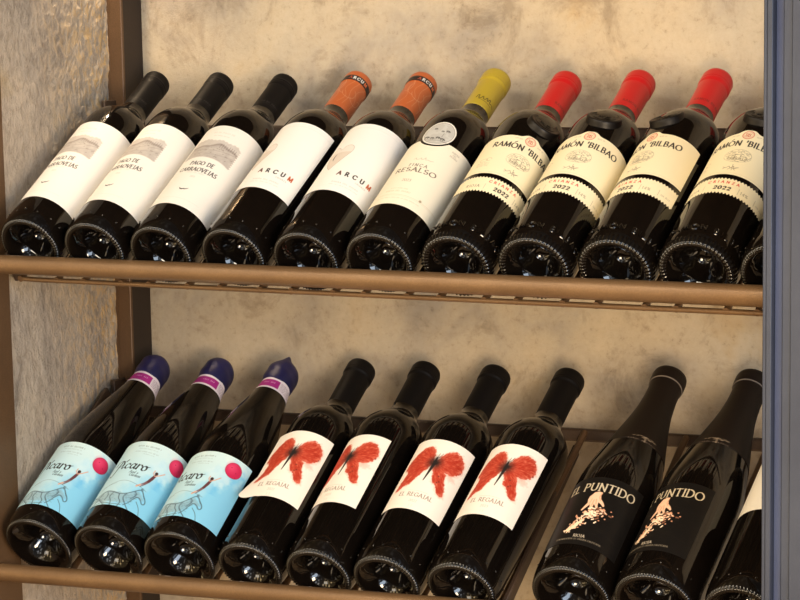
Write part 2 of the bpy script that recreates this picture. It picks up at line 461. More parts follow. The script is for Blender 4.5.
HEEL = [(0.0006, .030), (.006, .0290), (.0105, .0250), (.0142, .0175), (.0180, .0105), (.0222, .0056), (.0254, .0028), (.0276, .0011)]
def heel(k): return [(r*k, s) for r, s in HEEL]
RB = .0357      # slim bottles
BORD = heel(1)+[(.0292, .0002), (.0306, .0000), (.0319, .0006), (.0331, .0022), (.0343, .0055), (.0352, .0100), (.0357, .016), (.0357, .030), (.0357, .10), (.0357, .176),
        (.0354, .1865), (.0340, .1953), (.0310, .2038), (.0265, .2115), (.0214, .2182), (.0172, .2248), (.0149, .2318), (.0139, .241), (.0136, .255), (.0134, .293)]
RP = .0402      # the blue labelled bottles
BURG = heel(1.17)+[(.0342, .0002), (.0356, .0000), (.0370, .0006), (.0382, .0022), (.0391, .0055), (.0398, .0100), (.0402, .016), (.0402, .030), (.0402, .09), (.0402, .124),
        (.0397, .137), (.0381, .150), (.0352, .166), (.0314, .184), (.0270, .204), (.0226, .222), (.0190, .238), (.0165, .252), (.0152, .266), (.0147, .279), (.0140, .284)]
RW = .0387      # the black labelled bottles
WIDE = heel(1.12)+[(.0328, .0002), (.0342, .0000), (.0355, .0006), (.0366, .0022), (.0376, .0055), (.0383, .0100), (.0387, .016), (.0387, .030), (.0387, .09), (.0387, .120),
        (.0382, .134), (.0366, .148), (.0340, .163), (.0304, .181), (.0262, .200), (.0222, .218), (.0189, .235), (.0166, .250), (.0153, .266), (.0147, .282), (.0143, .295)]
def ridge(lines, r, hgt=.0011, w=.0011):
    """letters raised in the glass: three rows of vertices per stroke"""
    V = []; Q = []
    for p, _ in lines:
        p = np.asarray(p, float)/1000; d = np.gradient(p, axis=0); d /= np.linalg.norm(d, axis=1)[:, None]+1e-12
        nrm = np.stack([-d[:, 1], d[:, 0]], 1); i0 = len(V)
        for k in range(len(p)):
            for o, h in ((-w, -.0002), (-w*.45, hgt*.8), (0, hgt), (w*.45, hgt*.8), (w, -.0002)):
                x, s = p[k]+nrm[k]*o; ph = x/r; V.append(((r+h)*math.sin(ph), -(r+h)*math.cos(ph), s))
        for k in range(len(p)-1):
            for m in range(4):
                a = i0+k*5+m; Q.append((a, a+1, a+6, a+5))
    return np.array(V), np.array(Q, int)
def bottle_mesh(name, prof, ribs, depth, emboss=None, dots=0, seed=0, r_in=.80, s_out=.0040):
    pr = smooth_profile(prof, 5); rk = max(p[0] for p in prof)
    def fn(R, S, T):
        w = np.clip((R/rk-r_in)/.03, 0, 1)*np.clip((s_out-S)/.0012, 0, 1)*(S < .02)
        f = np.clip(np.cos(T*ribs)*1.25-.25, 0, 1)**.8
        return R+w*depth*.25*f, S-w*depth*.40*(f-.4)
    P, q, _, _ = lathe(pr, ribs*6, fn)
    V = [P]; Q = [q]; n = len(P)
    if emboss:
        v, e = ridge(emboss, rk); V.append(v); Q.append(e+n); n += len(v)
    g = random.Random(seed)
    for k in range(dots):
        ph = -1.0+2.9*k/max(dots-1, 1)+g.uniform(-.05, .05); s0 = .0165+g.uniform(-.0006, .0006)
        v = []; 
        for a in range(4):
            rr = .0011*math.cos(a*math.pi/6.2); hh = rk-.0003+.0011*math.sin(a*math.pi/6.2)
            for b in range(10):
                t = 2*math.pi*b/10; pp = ph+rr*math.cos(t)/rk
                v.append((hh*math.sin(pp), -hh*math.cos(pp), s0+rr*math.sin(t)))
        e = [(a*10+b, a*10+(b+1) % 10, (a+1)*10+(b+1) % 10, (a+1)*10+b) for a in range(3) for b in range(10)]
        V.append(np.array(v)); Q.append(np.array(e)+n); n += len(v)
    return fast_mesh(name, np.concatenate(V), np.concatenate(Q), [M['glass']])

def capsule_mesh(name, prof, cv, mat, tip=None):
    pr = np.array(prof); seg = np.linalg.norm(np.diff(pr, axis=0), axis=1); out = [pr[0]]
    for k, L in enumerate(seg):
        n = max(1, int(L/.00045)); out += [pr[k]+(pr[k+1]-pr[k])*j/n for j in range(1, n+1)]
    P, q, T, S = lathe(out, 200, tip)
    ph = (T+np.pi) % (2*np.pi)-np.pi
    cols = cv.sample(ph*15.5, S*1000)
    return fast_mesh(name, P, q, [mat], cols=cols.reshape(-1, 3))
def cap_canvas(bg): return Canvas(-49.5, 49.5, 180, 306, .4, bg)
def cap_prof(s0, lip=.0153, neck=.0143, top=.2975):
    t = top
    return [(neck-.0006, s0), (neck, s0+.0005), (neck, t-.0190), (neck+.0003, t-.0180), (lip, t-.0160), (lip+.0001, t-.0140), (lip-.0004, t-.0133), (lip, t-.0123), (lip, t-.0040), (lip-.0007, t-.0015), (lip-.0022, t-.0003), (lip-.0040, t), (.0003, t+.0002)]

INK = (44, 40, 40)
# ---- art: pale label with an engraved estate
def art_estate():
    c = Canvas(-64, 64, 46, 182, .32, (233, 228, 220))
    X, Y = c.X, c.Y
    # engraving block, hills and vineyard rows
    w = c.win(-31, 31, 121, 158); x = X[w]; y = Y[w]
    topedge = 154.0+.7*np.sin(x*.35)+.5*np.sin(x*1.3+1)-np.clip(np.abs(x)-24, 0, 9)*.35
    botedge = 121.5+3.4*(1-(x/30)**2).clip(0)+.35*np.sign(np.sin(x*4.6))
    inside = np.clip((topedge-y)/1.2+.5, 0, 1)*np.clip((y-botedge)/.4+.5, 0, 1)*np.clip((29.5+np.sin(y*2.1)*.8-np.abs(x))/.7+.5, 0, 1)
    tone = .42+.30*vnoise(x.shape, 14, 3)+.10*np.sin(y*9+np.sin(x*.22)*5)
    hill = 146+2.6*np.sin(x*.12+.6)+1.1*np.sin(x*.31)
    tone = np.where(y > hill, tone*.62+.06, tone)
    tone += .42*np.exp(-((y-hill+1.6)/1.5)**2)*(.5+.8*vnoise(x.shape, 6, 8))
    tone += .28*np.exp(-((y-137-.06*x-.004*x*x)/.35)**2)+.22*np.exp(-((y-131-.03*x-.006*x*x)/.3)**2)
    c.put(w, inside*tone.clip(0, .9)*.8, (124, 112, 106))
    L = []
    g = random.Random(3)
    for k in range(26):
        px = -27+54*g.random(); py = 127+15*g.random(); L.append(([(px, py), (px+.8, py+.3)], .28))
    for k in range(8):
        px = 6+3*k*.9; L.append(([(px, 143), (px+.3, 147.5+g.random()*2)], .25))
    c.strokes(L, (96, 86, 82), .7)
    c.strokes(text_lines('DO DE PAGO DE', 0, 165.2, 2.1, .12, .06, True, .25), (168, 150, 128), .55)
    micro(c, 0, 160.5, 20, 1.3, (150, 138, 124), .5, 4)
    c.strokes(text_lines('PAGO DE', 0, 111.8, 5.5, .2, .075, True, .13, .84, .03), INK)
    c.strokes(text_lines('CARRAOVEJAS', 0, 101.6, 5.5, .2, .075, True, .13, .86, .03), INK)
    c.strokes(text_lines('RIBERA DEL DUERO', 0, 98.3, 1.6, .12, .08, False, .2), (150, 140, 130), .7)
    c.strokes(text_lines('2021', 0, 91.5, 2.2, .12, .06, True, .1), (150, 140, 130), .7)
    c.strokes([([(-5.2, 73.2), (-3.6, 71.6), (-1.6, 71.4), (-.4, 72.1), (1.4, 71.9), (3.4, 72.9), (5.4, 74.2)], np.array([.3, .7, .8, .55, .6, .5, .15])), ([(-.4, 72), (.3, 73)], .3)], (50, 46, 44))
    micro(c, 4, 57.5, 46, .8, (170, 158, 146), .5, 11)
    return c
# ---- art: white label with a drop outline and widely set capitals
def art_drop():
    c = Canvas(-54, 52, 72, 186, .32, (236, 233, 228))
    drop = [(-17.5, 108.5), (-11, 121), (-6, 131), (-2.8, 139), (-4.2, 145.5), (-9, 148.2), (-14.5, 147), (-18.5, 141.8), (-22, 146), (-28, 147.5), (-32, 143), (-32, 136), (-28, 124), (-22, 113)]
    p = np.array(smooth_profile([(a+100, b) for a, b in drop]+[(drop[0][0]+100, drop[0][1])], 5)); p[:, 0] -= 100
    c.poly(p, (216, 204, 192), 1, .4)
    w = c.win(-34, 0, 134.5, 150); 
    c.poly([(max(min(a, 0), -33), b) for a, b in p if b > 136]+[(-30, 137.5), (-22, 136.3), (-12, 136.3), (-5, 137.2)][::-1][:0], (231, 226, 220), .7, .4)
    c.line(p, .45, (158, 146, 134), .9)
    c.strokes([(arc(-14, 130, 8, 10, 150, 215, 8), np.array([.2, .4, .6, .75, .8, .75, .6, .4, .2]))], (58, 54, 52))
    for ch, x, col in (('A', -1, (96, 58, 50)), ('R', 8, INK), ('C', 17, INK), ('U', 26, INK), ('M', 35.5, (176, 84, 48))):
        c.strokes(text_lines(ch, x, 100.0, 5.4, .28, .2, False, .0), col)
    c.strokes(text_lines('CRIANZA', 27, 95.4, 1.8, .13, .09, False, .35), (120, 110, 104), .8)
    c.strokes(text_lines('RIBERA DEL DUERO', 12, 87.8, 1.9, .13, .08, False, .35), (150, 140, 132), .8)
    micro(c, 12, 84.3, 34, 1.2, (160, 150, 142), .6, 5)
    c.line([(-50, 176.5), (50, 176.5)], .25, (208, 202, 196), .7)
    return c
# ---- art: cream label below a round sheep medallion
def art_estate_round():
    c = Canvas(-62, 62, 50, 160, .32, (236, 228, 208))
    grey = (128, 116, 102)
    sig = [(-9, 122), (-7, 124.5), (-6, 122), (-3, 122.6), (-1, 124.8), (0, 122.3), (2, 123), (3.5, 126), (4.5, 122.5), (7, 123.2), (10, 122.4), (13, 123.3)]
    c.line(sig, .35, grey, .8)
    c.strokes(text_lines('FINCA', 0, 111.6, 3.9, .2, .08, True, .42, 1.05), (110, 98, 86))
    c.strokes(text_lines('RESALSO', 0, 103.6, 6.0, .22, .085, True, .2, 1.32), (92, 78, 66))
    c.strokes(text_lines('2023', -2, 88.0, 3.4, .15, .07, True, .12), (150, 138, 120))
    for k, t in enumerate(('RIBERA', 'DEL', 'DUERO')): c.strokes(text_lines(t, 29, 146.2-3*k, 2.0, .14, .08, False, .15), grey, .9)
    micro(c, -4, 76, 20, 1.4, (170, 148, 110), .6, 6)
    c.strokes(text_lines('RIBERA DEL DUERO', -4, 71.5, 2.0, .12, .07, False, .2), (176, 152, 112), .8)
    c.line([(-40, 67), (58, 67)], .3, (190, 170, 132), .8); c.line([(-40, 65.4), (58, 65.4)], .2, (190, 170, 132), .6)
    micro(c, 0, 61.6, 50, 1.2, (170, 152, 120), .7, 7)
    c.ellipse(24, 68, 1.6, 1.6, (150, 132, 104), .8)
    return c
def art_medallion():
    c = Canvas(-20, 20, 145, 186, .3, (226, 222, 212))
    cy = 165.2
    c.ellipse(0, cy, 16.3, 16.3, (186, 184, 178)); c.ellipse(0, cy, 16.3, 16.3, (120, 114, 108), .9, ring=.5)
    w = c.win(-17, 17, 148, 182); r = np.hypot(c.X[w], c.Y[w]-cy)
    c.put(w, (r < 16)*(vnoise(c.X[w].shape, 22, 12) > .5)*.35, (212, 212, 208))
    dark = (62, 58, 56)
    # a few grazing sheep
    g = random.Random(5)
    for x, y, s in ((-10.5, 158, 1.15), (-4, 157, .95), (2, 158.5, 1.1), (7.5, 157.4, 1.1), (-6, 172, .8), (3, 169, .7), (8.5, 170.5, .95)):
        c.strokes([([(x-2*s, y), (x-1*s, y+.5*s), (x+1*s, y+.3*s)], .75*s), ([(x+1*s, y+.3*s), (x+2.3*s, y-.9*s)], .45*s)], dark, .75)
        for d in (-1.8, -1, .5, 1.1): c.line([(x+d*s, y), (x+(d-.1)*s, y-2.2*s)], .4*s, dark, .8)
    c.line([(-14, 154.5), (-6, 153.4), (3, 154.2), (13, 153.6)], .5, dark, .6)
    c.line([(5, 160), (5.4, 166)], .45, dark, .7)
    return c
# ---- art: cream label with a house and a perforated vintage strip
CREAM = (238, 226, 192)
def art_crianza():
    c = Canvas(-60, 60, 74, 176, .3, CREAM)
    c.ellipse(0, 161.8, 5.6, 5.6, (196, 74, 58), .95, ring=.7); c.ellipse(0, 161.8, 4.3, 4.3, (205, 92, 74), .9, ring=.4)
    c.strokes(text_lines('RB', 0, 159.8, 4, .16, .09, True, -.1), (196, 74, 58))
    c.strokes([(arc(0, 161.8, 2.9, 2.9, 200, 340, 8), .2)], (196, 74, 58))
    for sx in (-1, 1): micro(c, sx*13, 160, 7, 1.6, (150, 136, 116), .8, 50+sx)
    c.strokes(text_lines("RAMON 'BILBAO", 0, 145.8, 7.0, .22, .09, False, .12, .98, 0, 18), (42, 38, 36))
    c.strokes([([(-14.3, 154.2), (-12.4, 156)], .45)], (42, 38, 36))
    # engraved house among trees inside an oval cloud of hatching
    g = random.Random(8); L = []
    for k in range(150):
        a = g.random()*6.283; q = math.sqrt(g.random()); x = 13.2*q*math.cos(a); y = 130.2+8.8*q*math.sin(a)
        if y < 125.5 and abs(x) > 9: continue
        t = g.uniform(-.6, .6); l = g.uniform(.6, 1.7); L.append(([(x, y), (x+l*math.cos(t), y+l*math.sin(t))], .17))
    c.strokes(L, (104, 94, 80), .8)
    c.strokes([(arc(0, 130.5, 13.6, 9.4, 0, 180, 26), .16), (arc(0, 129.5, 13.6, 8, 185, 355, 22), .12)], (112, 102, 86), .8)
    for x0, x1, y0, y1 in ((-9, -2.5, 125, 130), (-2.5, 3, 125, 132.5), (3, 9.5, 125, 129.5)):
        c.line([(x0, y0), (x0, y1), (x1, y1), (x1, y0), (x0, y0)], .35, (96, 86, 72), .9)
        for k in range(3): 
            xx = x0+(x1-x0)*(k+.5)/3; c.line([(xx, y0+1.4), (xx, y0+3)], .55, (96, 86, 72), .8)
    c.strokes([([(-6, 112), (-3, 114.6), (-1, 111.6), (1.5, 115), (2.5, 111.5), (6.5, 114), (3, 112.6)], .28), ([(0, 117.5), (.8, 109)], .24), ([(-9, 113.6), (-6.5, 112.2), (-8.5, 110.6)], .24), ([(-3.4, 110), (0, 113), (4, 109.6)], .24)], (128, 116, 98), .9)
    for sx in (-1,):
        c.strokes([(arc(-37, 124, 4.5, 2.2, 0, 360, 20), .14), (arc(-31, 125, 3, 2.4, 0, 300, 16), .14)], (120, 110, 92), .8)
        for k in range(3): micro(c, -36, 119-2.4*k, 14, 1.3, (120, 110, 92), .7, 20+k)
    c.line([(-58, 105.6), (58, 105.6)], .3, (205, 190, 156), .5)
    # the strip
    c.strokes(text_lines('CRIANZA', 0, 90.2, 3.1, .26, .14, False, .75, 1.1), (206, 66, 52))
    c.strokes(text_lines('2022', 1, 81.2, 4.4, .36, .14, True, .3, 1.12), (52, 46, 42))
    c.strokes(text_lines('RIOJA', -31, 81.6, 3.6, .14, .05, True, .25), (96, 86, 74))
    c.strokes(text_lines('14%', 24, 81.6, 3.6, .12, .06, False, .2), (128, 116, 98)); c.line([(37, 80), (37, 87.6)], .3, (128, 116, 98), .9)
    for x in (-18, 17.5): c.line([(x, 80), (x, 87.6)], .3, (128, 116, 98), .9)
    micro(c, 46, 82, 12, 2, (140, 128, 108), .7, 31)
    return c
# ---- art: pale blue label, balloon, leaping figure and galloping horse
def art_blue():
    c = Canvas(-60, 62, 42, 142, .32, (180, 214, 226))
    w = (slice(None), slice(None)); X, Y = c.X, c.Y
    n1 = vnoise(X.shape, 60, 21, 4); n2 = vnoise(X.shape, 26, 22, 4)
    c.put(w, np.clip((Y-92+.35*X+30*(n1-.5))/60, 0, .85), (206, 226, 226))
    c.put(w, np.clip((.9*X-.55*(Y-90)+26*(n2-.5)-2)/36, 0, .85), (118, 190, 226))
    c.put(w, np.clip((n1-.6)*3, 0, .4)*(Y > 95), (222, 234, 234))
    c.put(w, np.exp(-((X-.5*(Y-60)-16)/7)**2)*np.clip((n2-.35)*2, 0, 1)*(Y > 84)*.6, (94, 172, 220))
    # mountain-like pale wash in the middle
    c.poly([(12, 112), (24, 123), (31, 116), (38, 121), (44, 106), (30, 96)], (196, 222, 232), .5, 3, 1.5, seed=4)
    micro(c, 0, 132.4, 30, 2.0, (82, 104, 108), .9, 40)
    micro(c, 0, 129, 24, 1.1, (110, 130, 134), .7, 41); micro(c, 0, 124.6, 30, 1.4, (100, 120, 126), .7, 42); micro(c, 4, 121.6, 14, 1.1, (110, 130, 134), .7, 43)
    # the name in brush script
    ink = (34, 34, 38)
    L = []
    def st(p, w0):
        w0 = w0*1.45
        q = smooth_profile([(a+200, b) for a, b in p], 6); q[:, 0] -= 200
        d = np.gradient(q, axis=0); th = np.degrees(np.arctan2(d[:, 1], d[:, 0]))
        L.append((q, w0*(.25+.75*np.abs(np.sin(np.radians(th-25))))))
    B = 99.0
    st([(-34, B-8.5), (-31.5, B-9.2), (-29.5, B-6), (-27, B+2), (-24.6, B+10)], .75)
    st([(-33.5, B+6.5), (-31, B+10.5), (-26, B+12.2), (-21.5, B+10.6), (-21, B+6.6), (-24, B+4), (-27.2, B+3.8)], .7)
    st([(-19.6, B+7.2), (-20.8, B+2), (-19.8, B+.6), (-17.6, B+2.4)], .7); L.append(([(-18.6, B+10.6), (-16.2, B+13)], .7))
    st([(-10.6, B+6.2), (-12.6, B+7.4), (-15.6, B+5), (-15.8, B+1.6), (-13.6, B+.5), (-10.6, B+2.2)], .7)
    st([(-3.4, B+6.6), (-6, B+7.5), (-8.6, B+4.8), (-8.6, B+1.4), (-6.6, B+.6), (-4, B+4)], .7); st([(-2.8, B+7.4), (-4, B+2.4), (-3, B+.7), (-.8, B+2.6)], .7)
    st([(.4, B+7.4), (-.8, B+.6)], .75); st([(-.4, B+3.6), (1.6, B+7), (4, B+7.3), (4.6, B+6)], .6)
    st([(9, B+7.4), (6.4, B+6), (5.6, B+2), (7.6, B+.5), (10.2, B+2.6), (10.4, B+6), (8.8, B+7.4), (11.4, B+7), (13.6, B+8)], .68)
    c.strokes(L, ink)
    c.strokes(text_lines('Azul y', -1, 93.4, 3.8, .16, .09, False, .05, .9, .2), (78, 96, 104)); c.strokes(text_lines('Garanza', 2, 89.4, 3.8, .16, .09, False, .03, .9, .2), (78, 96, 104))
    # balloon
    c.ellipse(40.5, 124.5, 9.8, 9.8, (190, 36, 80)); w2 = c.win(30, 51, 113, 136)
    c.put(w2, np.clip(1-np.hypot((c.X[w2]-37)/9.6, (c.Y[w2]-127)/9.8), 0, 1)*.6, (232, 92, 128))
    c.ellipse(40.5, 124.5, 9.8, 9.8, (140, 26, 62), .8, ring=.6)
    for x, y in ((37, 127), (44, 123), (45.5, 117.5)): c.ellipse(x, y, .6, .6, (110, 20, 50), .8)
    # leaping figure
    skin = (206, 160, 140); dress = (92, 50, 56)
    c.strokes([([(13, 81), (17, 85.5), (20, 90.5)], np.array([.6, .85, 1.2])), ([(14.8, 79.6), (18.4, 85), (21, 90)], np.array([.5, .8, 1.1]))], (116, 84, 88))
    c.strokes([([(10.8, 78.6), (14, 82)], 1.1)], skin)
    c.strokes([([(20, 89.6), (22, 95), (23.4, 100.4)], np.array([1.6, 1.9, 1.5]))], dress)
    c.strokes([([(23.8, 100), (27.5, 103.4), (32, 108.6)], .6), ([(22.6, 99.6), (20.2, 102.4), (20.6, 106)], .55)], skin); c.ellipse(23.6, 103.4, 1.9, 2.1, (60, 36, 34))
    # horse in loose pen
    pen = (58, 72, 82)
    H = [[(-38, 52), (-33, 58), (-27, 63), (-20, 66), (-11, 65), (-2, 63.5), (6, 66), (13, 71.5), (18, 76), (21, 75), (24, 71.5), (28.5, 66.5), (29.5, 62.5), (27, 61.2), (23.5, 64.5), (19.6, 66), (16, 62), (13, 55), (9, 50)],
         [(18, 76), (18.6, 78.4), (20.4, 75.6)], [(13, 71.5), (16, 68), (15, 64), (12.5, 60)], [(-38, 52), (-43, 56), (-47, 52), (-50, 46)],
         [(-33, 58), (-38, 60), (-45, 58.5), (-52, 50)], [(-27, 55), (-20, 50), (-14, 45)], [(-24, 63), (-28, 57), (-30, 50), (-34, 44)], [(-10, 65), (-12, 58), (-8, 52), (-6, 45)],
         [(-2, 63.5), (0, 57), (4, 52), (3, 45)], [(6, 66), (4, 60), (8, 54), (14, 48), (18, 44)], [(-20, 66), (-16, 60), (-17, 53)], [(24, 71), (25, 69), (26.6, 68)],
         [(-34, 68), (-22, 76), (-6, 82), (12, 80), (24, 77)], [(-44, 60), (-30, 72), (-14, 78)], [(20, 60), (26, 54), (30, 46)], [(-40, 49), (-30, 47), (-18, 49), (-6, 48), (6, 49)]]
    g = random.Random(4); hl = []
    for k, p in enumerate(H):
        q = smooth_profile([(a+200, b) for a, b in p], 5); q[:, 0] -= 200
        hl.append((q, .36 if k not in (12, 13) else .16))
        if k < 11:
            for _ in range(3): hl.append((q+np.array([g.uniform(-1.1, 1.1), g.uniform(-1.1, 1.1)]), .13))
    body = np.array([(-36, 52), (-27, 62), (-11, 64), (6, 65), (17, 74), (27, 65), (19, 65), (14, 58), (6, 52), (-16, 50)])
    c.poly(body, (128, 150, 160), .5, 2, 1, seed=12)
    for k in range(70):
        x = g.uniform(-34, 16); yy = 50+g.random()*15+max(0, (x-4)*.5); hl.append(([(x, yy), (x+g.uniform(1, 4), yy+g.uniform(-1.5, 2.5))], .11))
    c.strokes(hl, pen, .8)
    return c
# ---- art: white label with a painted red butterfly
def art_butterfly(seed=1):
    c = Canvas(-44, 42, 68, 176, .32, (236, 228, 218))
    red = (168, 42, 22)
    RW = [(.5, 139), (4, 150), (10, 157), (17, 160.5), (25, 159), (31, 152), (32.5, 144), (29, 136), (21, 130.5), (12, 131), (3, 134)]
    LW = [(-.5, 138), (-3, 149), (-6, 157), (-11, 160), (-19, 158), (-27, 150), (-32, 140), (-33.5, 130), (-27, 126), (-17, 127), (-6, 132)]
    LL = [(-1, 138), (-12, 134), (-22, 129.5), (-28, 129), (-27, 121), (-30, 108), (-31.5, 99.5), (-29, 97.5), (-22, 105), (-16, 107), (-13, 114), (-9, 122), (-4, 130)]
    LR = [(2, 138), (10, 134), (17, 130), (19, 122), (23, 112), (25.5, 104), (21, 102), (15, 106), (12, 112), (6, 116), (4, 124), (1, 130)]
    # soft stains first
    for W_, col, al, so, ro in ((RW, (226, 120, 96), .45, 4.5, 2.2), (LW, (226, 120, 96), .35, 3.5, 2), (LR, (226, 128, 104), .4, 4, 2), (LL, (226, 128, 104), .35, 3, 1.6)):
        c.poly([(a*1.02, 130+(b-130)*1.03-.6) for a, b in W_], col, al, so, ro, seed=seed+3)
    for k, W_ in enumerate((RW, LW, LL, LR)):
        c.poly(W_, (184, 64, 42), .92, .9, 1.7, tex=.25, seed=seed*7+k)
        c.poly([(np.mean([p[0] for p in W_])*.18+a*.82, np.mean([p[1] for p in W_])*.18+b*.82) for a, b in W_], red, .75, 2.2, 2.2, tex=.55, seed=seed*11+k)
    c.poly([(18, 134), (28, 131), (31, 127), (24, 124), (19, 127)], (232, 150, 134), .4, 3, 2, seed=seed)
    # brush streaks running out from the body
    w = c.win(-40, 40, 92, 165); x = c.X[w]; y = c.Y[w]-138; ang = np.arctan2(y, x); rad = np.hypot(x, y)
    mask = np.clip((c.a[w][..., 0]-c.a[w][..., 1]-50)/90, 0, 1)
    nz = vnoise((64, 720), 5, 40+seed, 4)[np.clip((rad*1.4).astype(int), 0, 63), np.clip(((ang+np.pi)/(2*np.pi)*719).astype(int), 0, 719)]
    c.put(w, mask*np.clip((nz-.5)*3.2, 0, .6), (150, 30, 14)); c.put(w, mask*np.clip((.42-nz)*3.4, 0, .6), (238, 142, 116))
    w = c.win(-18, 18, 116, 158); d = np.hypot((c.X[w]-0)/10.5, (c.Y[w]-139)/11)
    c.put(w, np.clip(1.2-d, 0, 1)**1.5*(.5+.75*vnoise(c.X[w].shape, 6, 31+seed)), (30, 24, 22))
    blk = (32, 26, 26)
    c.strokes([([(0, 146), (-.2, 136), (-1.4, 124), (-2.6, 114)], np.array([.9, 1.9, 1.2, .5])), ([(.5, 145), (3, 149), (4.4, 153)], .22), ([(0, 146), (1, 152)], .2)], blk, .95)
    for x, y in ((11, 124), (14, 118), (12, 116), (31, 141)): c.ellipse(x, y, .9, .9, (70, 26, 20), .6, .8)
    c.line([(-13, 98.6), (-2, 99.2), (10, 98.6)], .3, (176, 160, 146), .7)
    c.strokes(text_lines('EL REGAJAL', -2.5, 91.4, 4.9, .18, .075, True, .14, 1.0), (138, 122, 110))
    c.strokes(text_lines('2023' if seed > 1 else '2022', -2, 84.2, 3.0, .11, .05, True, .12), (172, 158, 146)); c.strokes(text_lines('J.F', -2, 77.6, 2.6, .1, .05, True, .3), (186, 172, 160), .9)
    return c
# ---- art: black label, a hand letting seeds fall
def art_hand():
    c = Canvas(-52, 50, 37, 128, .3, (16, 14, 13))
    w = (slice(None), slice(None)); c.put(w, vnoise(c.X.shape, 40, 51)*.35, (25, 21, 18))
    g = random.Random(9)
    for k in range(26):
        x = g.uniform(-30, 40); y = g.uniform(55, 108); a = g.uniform(-.5, .2); l = g.uniform(3, 10)
        c.line([(x, y), (x+l*math.cos(a), y+l*math.sin(a))], .18, (96, 84, 70), .35)
    c.strokes(text_lines('EL PUNTIDO', .5, 109.2, 9.4, .17, .07, True, .1, .98), (196, 182, 156))
    sk = (236, 190, 160); sh = (176, 120, 94)
    hand = [(-3.4, 106.6), (.5, 108), (4.6, 107.4), (4.2, 103), (5.6, 99), (9.2, 95.4), (11.5, 91.5), (10.4, 90.2), (7, 93), (4.4, 94.6), (4.6, 91), (6.4, 86.4), (5, 85.4), (2, 90), (.6, 91.4), (.4, 86), (-.6, 81.6), (-2.2, 82), (-2.4, 87), (-3.4, 90.6),
            (-6, 86.6), (-9, 82.4), (-10.4, 83.2), (-8.4, 88.4), (-6.4, 92.6), (-7.4, 97), (-7, 101)]
    c.poly(hand, sk, 1, .6)
    c.strokes([([(-1, 90), (-1, 97)], .5), ([(2.6, 92), (1, 98)], .5), ([(-4.4, 92), (-3.4, 98)], .4), ([(4, 106), (3.2, 101), (5.4, 97)], .45)], sh, .5, 2.5)
    for k in range(60):
        x = g.gauss(3, 6.5); yy = 80.5+g.gauss(0, 3.4)+.28*x; an = g.uniform(-.9, 1.2); l = g.uniform(1.2, 2.8)
        c.strokes([([(x, yy), (x+l*math.cos(an), yy+l*math.sin(an))], g.uniform(.6, 1.0))], (sk, (246, 214, 184), (206, 150, 120), (250, 226, 198), (120, 80, 62))[k % 5])
    for k in range(96):
        t = g.random()**.8; cx = 2-19*t+g.gauss(0, 3.5*(1-t)+1.4); cy = 80-25*t+g.gauss(0, 4.2*(1-t)+.9)
        a = g.uniform(-.5, 2.4); l = g.uniform(.9, 2.3)
        c.strokes([([(cx, cy), (cx+l*math.cos(a), cy+l*math.sin(a))], g.uniform(.45, .85))], (sk, (246, 214, 184), (214, 158, 128), (250, 226, 198))[k % 4])
    for k in range(5):
        c.strokes([([(-15+g.uniform(-2, 2), 56+g.uniform(-2, 3)), (-10+g.uniform(-2, 2), 61+g.uniform(-2, 2)), (-4+g.uniform(-2, 2), 70)], g.uniform(.4, .8))], (244, 212, 180))
    for x, y in ((20, 88), (17, 77), (12, 73), (23, 84)): c.ellipse(x, y, .9, .8, (214, 150, 118), .9)
    c.strokes(text_lines('RIOJA', 0, 48.8, 3.2, .15, .06, True, .1), (214, 200, 178)); 
    c.strokes(text_lines('DENOMINACION DE ORIGEN CALIFICADA', 0, 45.2, 1.75, .14, .09, True, .12, 1.0), (190, 176, 152), .9)
    c.line([(-52, 37.8), (50, 37.8)], .6, (120, 108, 92), .9); c.line([(49.4, 38), (49.4, 128)], .5, (76, 68, 60), .8)
    return c
# ------------------------------------------------------------------ meshes shared by bottles of a kind
_m = {}
def body(kind):
    if kind not in _m:
        if kind == 'plain': _m[kind] = bottle_mesh('bordeaux_glass', BORD, 68, .0020, dots=9, seed=3)
        if kind == 'embossed':
            _m[kind] = bottle_mesh('embossed_bordeaux_glass', BORD, 54, .0024, text_lines('RAMON BILBAO', 14, 15.6, 6.2, .1, .1, False, .3, 1.05), r_in=.74, s_out=.0078)
        if kind == 'burgundy': _m[kind] = bottle_mesh('burgundy_glass', BURG, 92, .0016, dots=7, seed=5, r_in=.86, s_out=.0030)
        if kind == 'burgundy_wide': _m[kind] = bottle_mesh('burgundy_wide_glass', WIDE, 84, .0017, dots=8, seed=6)
    return _m[kind]

def bottle(frame, kind, label, group):
    root = empty('wine_bottle', frame); tag(root, label, 'bottle', group)
    link('bottle_glass', body(kind), root)
    return root
def part(root, name, key, make, rot=0.0, lab=None):
    if key not in _m: _m[key] = make()
    o = link(name, _m[key], root); o.rotation_euler = (0, 0, rot)
    if lab: o['label'] = lab
    return o
def paper(cvname, art, mat, r, xl, xr, bot, top, step=.34, lift=None, rang=.0404, dy=0.0):
    def make():
        if cvname not in _cv: _cv[cvname] = art()
        P, q, c = label_grid(_cv[cvname], r, xl, xr, bot, top, step, lift=lift, rang=rang, dy=dy)
        return fast_mesh('printed_label', P, q, [mat], cols=c)
    return make
_cv = {}
def saw(x, p): return np.abs(((x/p) % 1)-.5)*2

